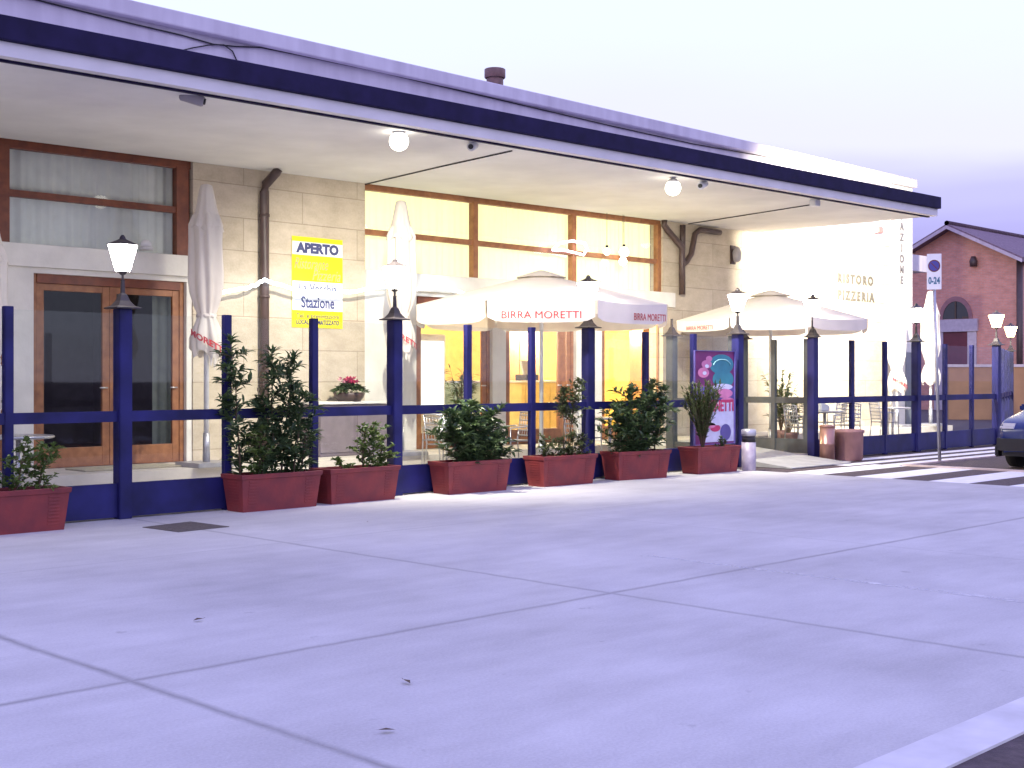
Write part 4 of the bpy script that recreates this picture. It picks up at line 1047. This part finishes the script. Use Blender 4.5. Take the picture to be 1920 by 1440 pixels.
# potted shrubs on the terrace behind the gate return
def pot_plant(loc, h, r, m, label, seed, ll=.13, lw=.02):
    t = empty('potted_plant', loc, 0, label, 'plant', 'potted plants on the terrace')
    g = MB(); g.lathe([(.13, 0), (.18, .26), (.195, .27), (.195, .31), (.175, .31), (.165, .26)], n=20, cap=False); g.build('pot', M_CLAY, t)
    rnd = random.Random(seed); st, lv = MB(), MB()
    for k in range(26):
        a = rnd.uniform(0, 6.28); e = rnd.uniform(.2, 1)*r; hh = h*rnd.uniform(.5, 1)
        tip = V((math.cos(a)*e, math.sin(a)*e, hh)); mid_ = V((math.cos(a)*e*.4, math.sin(a)*e*.4, .3 + (hh - .3)*.6))
        st.tube([V((0, 0, .24)), mid_, tip], [.007, .005, .002], 4, cap=False)
        for j in range(16):
            u = rnd.random(); p = mid_.lerp(tip, u)
            leaf(lv, p, V((math.cos(a) + rnd.uniform(-.8, .8), math.sin(a) + rnd.uniform(-.8, .8), rnd.uniform(-.3, .8))), V((0, .1, 1)), ll*rnd.uniform(.6, 1.1), lw)
    st.build('stems', M_STEM, t); lv.build('foliage', m, t)
pot_plant((22.5, 14.62, TZ), 1.55, .42, M_LEAFL, 'bushy light green potted plant behind the right entrance return', 51)
pot_plant((21.75, 13.95, TZ), 1.15, .42, M_LEAF, 'low dark potted plant in the shade by the right entrance return', 52)
pot_plant((17.4, 14.4, TZ), .95, .25, mat('lime_leaf', (.30, .38, .03), .5, trans=.25), 'lime green potted plant behind the farthest trough', 53)
pot_plant((14.2, 15.3, PZ), 1.35, .22, M_LEAFL, 'slim light green potted plant at the white pier', 54, .16, .012)

# ------------------------------------------------------------------ inside the lit bar
def lamp_in(loc, power, colr, size=.15):
    ld = bpy.data.lights.new('room_light', 'POINT'); ld.energy = power; ld.color = colr; ld.shadow_soft_size = size
    o = bpy.data.objects.new('room_light', ld); col.objects.link(o); o.location = loc
def pendant(x, y, label, power):
    t = empty('pendant_lamp', (x, y, 3.17), 0, label, 'lamp', 'pendant lamps in the bar')
    MB().tube([(0, 0, 0), (0, 0, -.35)], .008, 6).build('cord', M_BLKP, t)
    MB().lathe([(.04, -.34), (.16, -.50), (.165, -.51), (.15, -.50)], n=20, cap=False).build('lamp_shade', M_POLEW, t)
    MB().lathe([(.02, -.43), (.06, -.48), (.055, -.53), (.01, -.57)], n=14).build('bulb', M_BULBW, t)
    lamp_in((x, y, 2.48), power, (1, .89, .62))
pendant(16.0, 18.2, 'pendant lamp over the bar seen through the first lit doorway', 650)
pendant(19.4, 18.2, 'pendant lamp over the bar seen through the middle doorway', 650)
pendant(22.2, 18.2, 'pendant lamp over the bar seen through the right doorway', 600)
def block(name, x0, x1, y0, y1, z0, z1, m, label, cat, top=None):
    t = empty(name, ((x0 + x1)/2, (y0 + y1)/2, z0), 0, label, cat)
    hx, hy, h = (x1 - x0)/2, (y1 - y0)/2, z1 - z0
    MB().box(-hx, hx, -hy, hy, 0, h - .04, bev=.008).build('counter_body' if top else 'body', m, t)
    if top: MB().box(-hx - .03, hx + .03, -hy - .04, hy + .02, h - .038, h, bev=.006).build('counter_top', top, t)
    g = MB(); n = max(2, int((x1 - x0)/.6))
    for k in range(n): a = -hx + .04 + (2*hx - .08)*k/n; b = a + (2*hx - .08)/n - .03; g.box(a, b, -hy - .012, -hy - .001, .08, h - .1)
    g.build('front_panel', m, t)
    return t
block('bar_counter', 16.6, 20.2, 17.6, 18.2, PZ, 1.45, M_COUNTER, 'cream bar counter seen through the middle lit doors', 'counter', M_WHITE)
block('back_shelf', 18.2, 19.6, 18.6, 19.0, PZ, 2.6, M_PANEL, 'orange wood back shelf behind the bar counter', 'shelf', M_DWOOD)
block('back_shelf', 22.2, 24.0, 18.0, 18.4, PZ, 2.6, M_PANEL, 'orange wood screen seen through the right lit doorway', 'screen', M_DWOOD)
block('pastry_case', 15.86, 16.5, 17.2, 17.7, PZ, 1.45, mat('pale_green_laminate', (.55, .68, .60), .4), 'pale green pastry case seen through the first lit doorway', 'display case', M_ALU)
fr = empty('drinks_fridge', (15.42, 17.7, PZ), 0, 'brightly lit white drinks fridge behind the closed middle parasol', 'fridge')
MB().box(-.36, .36, -.28, .3, 0, 1.98, bev=.02).build('fridge_body', M_POLEW, fr)
MB().box(-.30, .30, -.296, -.284, .55, 1.85, bev=.004).build('lit_door', M_FRIDGE, fr)
cr = empty('cash_register', (18.35, 17.85, 1.45), 0, 'dark cash register on the bar counter seen through the middle doors', 'cash register')
MB().box(-.18, .18, -.16, .16, .002, .12, bev=.01).build('register_body', M_BLKP, cr)
g = MB(); g.hexa([(-.17, -.1, .12), (.17, -.1, .12), (.17, -.05, .12), (-.17, -.05, .12)], [(-.17, .0, .40), (.17, .0, .40), (.17, .05, .40), (-.17, .05, .40)]); g.build('screen', M_RATTAN, cr)
# table with dark things in the unlit room
make_t = copy_tree(table0, (6.4, 17.3, PZ), 0, 'table in the unlit room behind the left wooden doors')
copy_tree(chair0, (7.2, 17.3, PZ), R(-80), 'chair in the unlit room behind the left wooden doors')

# ------------------------------------------------------------------ bins and pots at the gate
def at_ground(px, py): return gnd(px, py)
p = V((fx(1551, 12.25), 12.25, 0))
t = empty('copper_bin', p, 0, 'shiny copper cylinder bin at the right gate post', 'bin')
hb = .62
g = MB(); g.lathe([(.125, 0), (.135, .01), (.135, .30), (.139, .305), (.139, .325), (.135, .33), (.135, hb)], n=28); g.build('bin_body', M_COPPER, t)
g = MB(); g.lathe([(.142, hb + .001), (.142, hb + .025), (.09, hb + .04)], n=28); g.build('bin_lid', M_COPPER, t)
p = V((fx(1592, 12.15), 12.15, 0))
t = empty('clay_pot', p, 0, 'squat matt mauve clay pot right of the copper bin', 'pot')
g = MB(); g.lathe([(.22, 0), (.245, .03), (.255, .5), (.275, .51), (.275, .56), (.255, .56), (.24, .48)], n=32, cap=False); g.lathe([(.02, .47), (.245, .472)], n=24, cap=False); g.build('pot_body', M_CLAY, t)
p = V((fx(1399, 12.0), 11.95, 0))
t = empty('ashtray_bin', p, 0, 'slim pale ash bin with a black slot beside the poster', 'bin')
g = MB(); g.lathe([(.11, 0), (.115, .01), (.115, .46)], n=24); g.build('bin_body', mat('bin_pale', (.42, .38, .45), .45, scale=8, c2=(.26, .22, .3)), t)
g = MB(); g.lathe([(.108, .461), (.108, .56)], n=24); g.build('slot_band', M_BLKP, t)
g = MB(); g.lathe([(.118, .561), (.122, .60), (.12, .66), (.09, .675)], n=24); g.build('bin_lid', M_GALV, t)

# ------------------------------------------------------------------ no-parking sign
p = gnd(1762, 866)
sp = empty('parking_sign', p, math.atan2(p.y, p.x) - R(90), 'white no parking sign with a blue disc on a slim grey pole', 'sign')
dist = (p.x*CT + p.y*ST)
zt, zb = CAMH + (HOR - 476)/FPX*dist, CAMH + (HOR - 543)/FPX*dist
wd = 26/FPX*dist
lean = -12/FPX*dist
g = MB(); g.tube([(0, 0, 0), (lean, 0, zt)], .03, 10); g.build('pole', M_GALV, sp)
g = MB(); g.box(lean - wd/2 + .02, lean + wd/2 + .02, -.06, -.048, zb, zt, bev=.004); g.build('sign_plate', M_SWHITE, sp)
def sdisc(m, r, yy, rot=0):
    zc = zb + (zt - zb)*.66; g = MB(); g.face([(lean + .02 + r*math.cos(2*math.pi*k/28), yy, zc + r*1.05*math.sin(2*math.pi*k/28)) for k in range(28)]); return g
sdisc(M_DRED, wd*.42, -.0615).build('red_ring', M_DRED, sp); sdisc(M_SBLUE, wd*.34, -.0635).build('blue_disc', M_SBLUE, sp)
zc = zb + (zt - zb)*.66
g = MB(); k = wd*.30; g.hexa([(lean + .02 - k*.75, -.0665, zc + k*.65), (lean + .02 - k*.6, -.0665, zc + k*.8), (lean + .02 - k*.6, -.0645, zc + k*.8), (lean + .02 - k*.75, -.0645, zc + k*.65)], [(lean + .02 + k*.6, -.0665, zc - k*.8), (lean + .02 + k*.75, -.0665, zc - k*.65), (lean + .02 + k*.75, -.0645, zc - k*.65), (lean + .02 + k*.6, -.0645, zc - k*.8)]); g.build('red_bar', M_DRED, sp)
tm = text_mb('0-24', .17, width=wd*.8, fat=.006, depth=.001); zl = zb + (zt - zb)*.24
place(tm, lambda x, y, z: (lean + .02 + x, -.0625 - z, zl + y)); tm.build('lettering', mat('sign_teal_ink', (.05, .16, .25), .5), sp)

# ------------------------------------------------------------------ brick house behind
BX, RY, BL, BR = 57.0, fx(0, 1) * 0, 0, 0
r_, a_, b_ = ray(1785); RY = BX * b_ / a_
def zat(px, py):
    r, a, b = ray(px); d = BX / a; return CAMH + (HOR - py)/FPX*d
def yat(px):
    r, a, b = ray(px); return BX * b / a
yl_, yr_ = RY + 4.1, yat(1916)
za, zr = zat(1785, 430), zat(1912, 486); slope = (za - zr)/(RY - yat(1912)); zl_ = za - slope*(yl_ - RY)
bh = empty('brick_house', (BX, RY, 0), 0, 'red brick gabled house with an arched window, behind the terrace', 'house')
def H(mb, name, m, parent=None):
    for v in mb.bm.verts: v.co -= V((BX, RY, 0))
    return mb.build(name, m, parent or bh)
ya_, yb_ = yat(1768), yat(1817); zsp = zat(1792, 598); zap = zat(1792, 565)
g = MB()
ywl, ywr = yl_ - .35, yr_ + .12
zwl, zwr = za - slope*(ywl - RY), za - slope*(RY - ywr)
g.face([(BX, ywr, 0), (BX, ywl, 0), (BX, ywl, zwl), (BX, RY, za), (BX, ywr, zwr)])
w1 = H(g, 'front_wall', M_BRICK)
g = MB(); g.face([(BX + .001, ywr, 0), (BX + 14, ywr, 0), (BX + 14, ywr, zwr), (BX + .001, ywr, zwr)]); g.face([(BX + .001, ywl, 0), (BX + 14, ywl, 0), (BX + 14, ywl, zwl), (BX + .001, ywl, zwl)]); g.face([(BX + 14, ywr, 0), (BX + 14, ywl, 0), (BX + 14, ywl, zwl), (BX + 14, RY, za), (BX + 14, ywr, zwr)])
H(g, 'side_wall', M_BRICKX)
# roof slabs
g = MB(); e = .55
for s_, ye in ((1, yl_ + .2), (-1, yr_ - .25)):
    ze = za - slope*abs(ye - RY)
    g.hexa([(BX - e, RY, za + .02), (BX + 14.3, RY, za + .02), (BX + 14.3, ye, ze + .02), (BX - e, ye, ze + .02)], [(BX - e, RY, za + .22), (BX + 14.3, RY, za + .22), (BX + 14.3, ye, ze + .22), (BX - e, ye, ze + .22)])
    g.tube([(BX - e, RY, za + .25), (BX + 14.3, RY, za + .25)], .12, 8)
rf = H(g, 'roof', M_BROOF)
g = MB()
for ye in (yl_ + .2, yr_ - .25):
    ze = za - slope*abs(ye - RY)
    g.hexa([(BX - e - .04, RY, za - .02), (BX - e - .003, RY, za - .02), (BX - e - .003, ye, ze - .02), (BX - e - .04, ye, ze - .02)], [(BX - e - .04, RY, za + .14), (BX - e - .003, RY, za + .14), (BX - e - .003, ye, ze + .14), (BX - e - .04, ye, ze + .14)])
H(g, 'eave_board', M_EAVE, rf)
# arched window
yc_, rw = (ya_ + yb_)/2, abs(ya_ - yb_)/2
g = MB(); pts = [(BX - .02, yc_ + rw*math.cos(a), zsp + (zap - zsp)*math.sin(a)) for a in [math.pi*k/16 for k in range(17)]]
g.face(pts); aw = H(g, 'arched_window', M_DKGLASS)
g = MB(); n = 16
for k in range(n):
    a0, a1 = math.pi*k/n, math.pi*(k+1)/n
    f = lambda a, s: (yc_ + rw*s*math.cos(a), zsp + (zap - zsp)*s*math.sin(a))
    (p1, p2), (p3, p4), (p5, p6), (p7, p8) = f(a0, 1.0), f(a1, 1.0), f(a1, 1.28), f(a0, 1.28)
    g.hexa([(BX - .05, p1, p2), (BX - .05, p3, p4), (BX - .05, p5, p6), (BX - .05, p7, p8)], [(BX - .001, p1, p2), (BX - .001, p3, p4), (BX - .001, p5, p6), (BX - .001, p7, p8)])
H(g, 'arch_surround', mat('brick_arch', (.30, .15, .15), .85), aw)
g = MB(); g.box(BX - .06, BX - .03, yc_ - .03, yc_ + .03, zsp, zap - .02); g.box(BX - .06, BX - .03, yc_ - rw, yc_ - rw*.52, zsp + .02, zsp + .09); H(g, 'frame', M_STEM, aw)
g = MB(); g.box(BX - .14, BX - .002, yb_ - .45, ya_ + .5, zat(1792, 622), zsp - .02); H(g, 'stone_band', M_STONEB)
g = MB(); g.box(BX - .05, BX - .002, yb_ + .05, ya_ - .05, 0.0, zat(1792, 622) - .01); H(g, 'door', M_DRED)
g = MB(); g.box(BX - .09, BX - .002, yb_ - .38, yb_ + .04, 0, zat(1792, 622) - .01); g.box(BX - .09, BX - .002, ya_ - .04, ya_ + .4, 0, zat(1792, 622) - .01); H(g, 'door_surround', M_STONEB)
xg = yat(1914)
g = MB(); g.tube([(BX - .12, xg, zat(1914, 488)), (BX - .12, xg, 0)], .14, 10); H(g, 'downpipe', M_PIPE)
g = MB(); zz = zat(1828, 490); g.lathe([(.16, -.25), (.18, 0), (.1, .22)], (BX - .15, yat(1828), zz), 12); g.box(BX - .1, BX - .002, yat(1828) - .05, yat(1828) + .05, zz - .05, zz + .05); H(g, 'wall_lamp', M_PIPE)

# brown yard wall in front of the house, hedge and far buildings to close the view
g = MB(); g.box(0, 26, 0, .25, 0, 1.9); o = g.build('yard_wall', M_WALLBR, loc=(44, 21.5, 0)); o.rotation_euler.z = R(-50); tag(o, 'low brown plastered yard wall behind the windbreak at right', 'wall')
g = MB(); g.box(-.05, 26.05, -.05, .3, 1.9, 2.0); c = g.build('wall_coping', M_STONEB, o)

# ------------------------------------------------------------------ dark blue car at the right edge
car = empty('parked_car', (20.6, 8.44, 0), 0, 'dark blue car with black lower body, cut by the right picture edge', 'car')
# profile along +x (front at x=0), half width
def car_body():
    g = MB()
    prof_top = [(0.0, .42), (.02, .66), (.12, .78), (.55, .88), (1.05, .96), (1.75, 1.38), (2.1, 1.46), (3.0, 1.44), (3.7, 1.2), (4.0, .98), (4.1, .7), (4.08, .42)]
    hw = [.62, .74, .80, .83, .84, .70, .64, .64, .66, .76, .76, .70]
    low = [.30, .27, .25, .24, .24, .24, .24, .24, .24, .26, .30, .36]
    secs = []
    for (x, zt), h, zl in zip(prof_top, hw, low):
        hb_ = max(h, min(.84, .66 + x*.6)) if x < 3.9 else max(h, .74)
        belt = min(zt - .015, .88)
        secs.append([g.bm.verts.new(p) for p in ((x, -hb_*.93, zl), (x, -hb_, .5 if zt > .55 else zl + .06), (x, -hb_*.985, belt), (x, -h*.97, zt - .02 if zt - belt > .05 else belt + .008), (x, -h*.8, zt), (x, 0, zt + .025), (x, h*.8, zt), (x, h*.97, zt - .02 if zt - belt > .05 else belt + .008), (x, hb_*.985, belt), (x, hb_, .5 if zt > .55 else zl + .06), (x, hb_*.93, zl))])
    for a, b in zip(secs, secs[1:]):
        for k in range(10):
            f = g.bm.faces.new((a[k], b[k], b[k+1], a[k+1])); f.smooth = True
    g.bm.faces.new(secs[0]); g.bm.faces.new(secs[-1][::-1])
    return g
body = car_body().build('body', M_BLUEC, car)
sub = body.modifiers.new('smooth', 'SUBSURF'); sub.levels = 2; sub.render_levels = 2
g = MB(); g.box(-.03, .42, -.82, .82, .22, .60, bev=.09); g.box(.05, 4.0, -.855, -.80, .2, .40, bev=.02); g.box(.05, 4.0, .80, .855, .2, .40, bev=.02); g.box(3.75, 4.13, -.78, .78, .24, .58, bev=.06); g.build('bumper', M_BLKP, car)
for s_ in (-1, 1):
    g = MB(); g.box(.02, .26, s_*.62 - .15, s_*.62 + .15, .62, .76, bev=.05); g.build('headlight', M_LENS, car)
    g = MB(); g.box(1.75, 3.4, s_*.735 - .02, s_*.735 + .02, .95, 1.30, bev=.015)
    for v in g.bm.verts: v.co.y += -s_*(v.co.z - .95)*.28 + s_*.04
    g.build('side_window', M_CGL, car)
    g = MB(); g.box(1.35, 1.52, s_*.93 - .07, s_*.93 + .07, .92, 1.05, bev=.03); g.build('mirror', M_BLUEC, car)
    for x in (.78, 3.3):
        g = MB(); g.tube([(x, s_*.70, .31), (x, s_*.87, .31)], .31, 28); wh = g.build('wheel', M_TYRE, car)
        g = MB(); g.tube([(x, s_*.872, .31), (x, s_*.885, .31)], .20, 20)
        g.build('rim', M_GALV, wh)
g = MB(); g.hexa([(1.10, -.66, .985), (1.10, .66, .985), (1.72, .56, 1.36), (1.72, -.56, 1.36)], [(1.07, -.66, 1.0), (1.07, .66, 1.0), (1.70, .56, 1.385), (1.70, -.56, 1.385)]); g.build('windscreen', M_CGL, car)
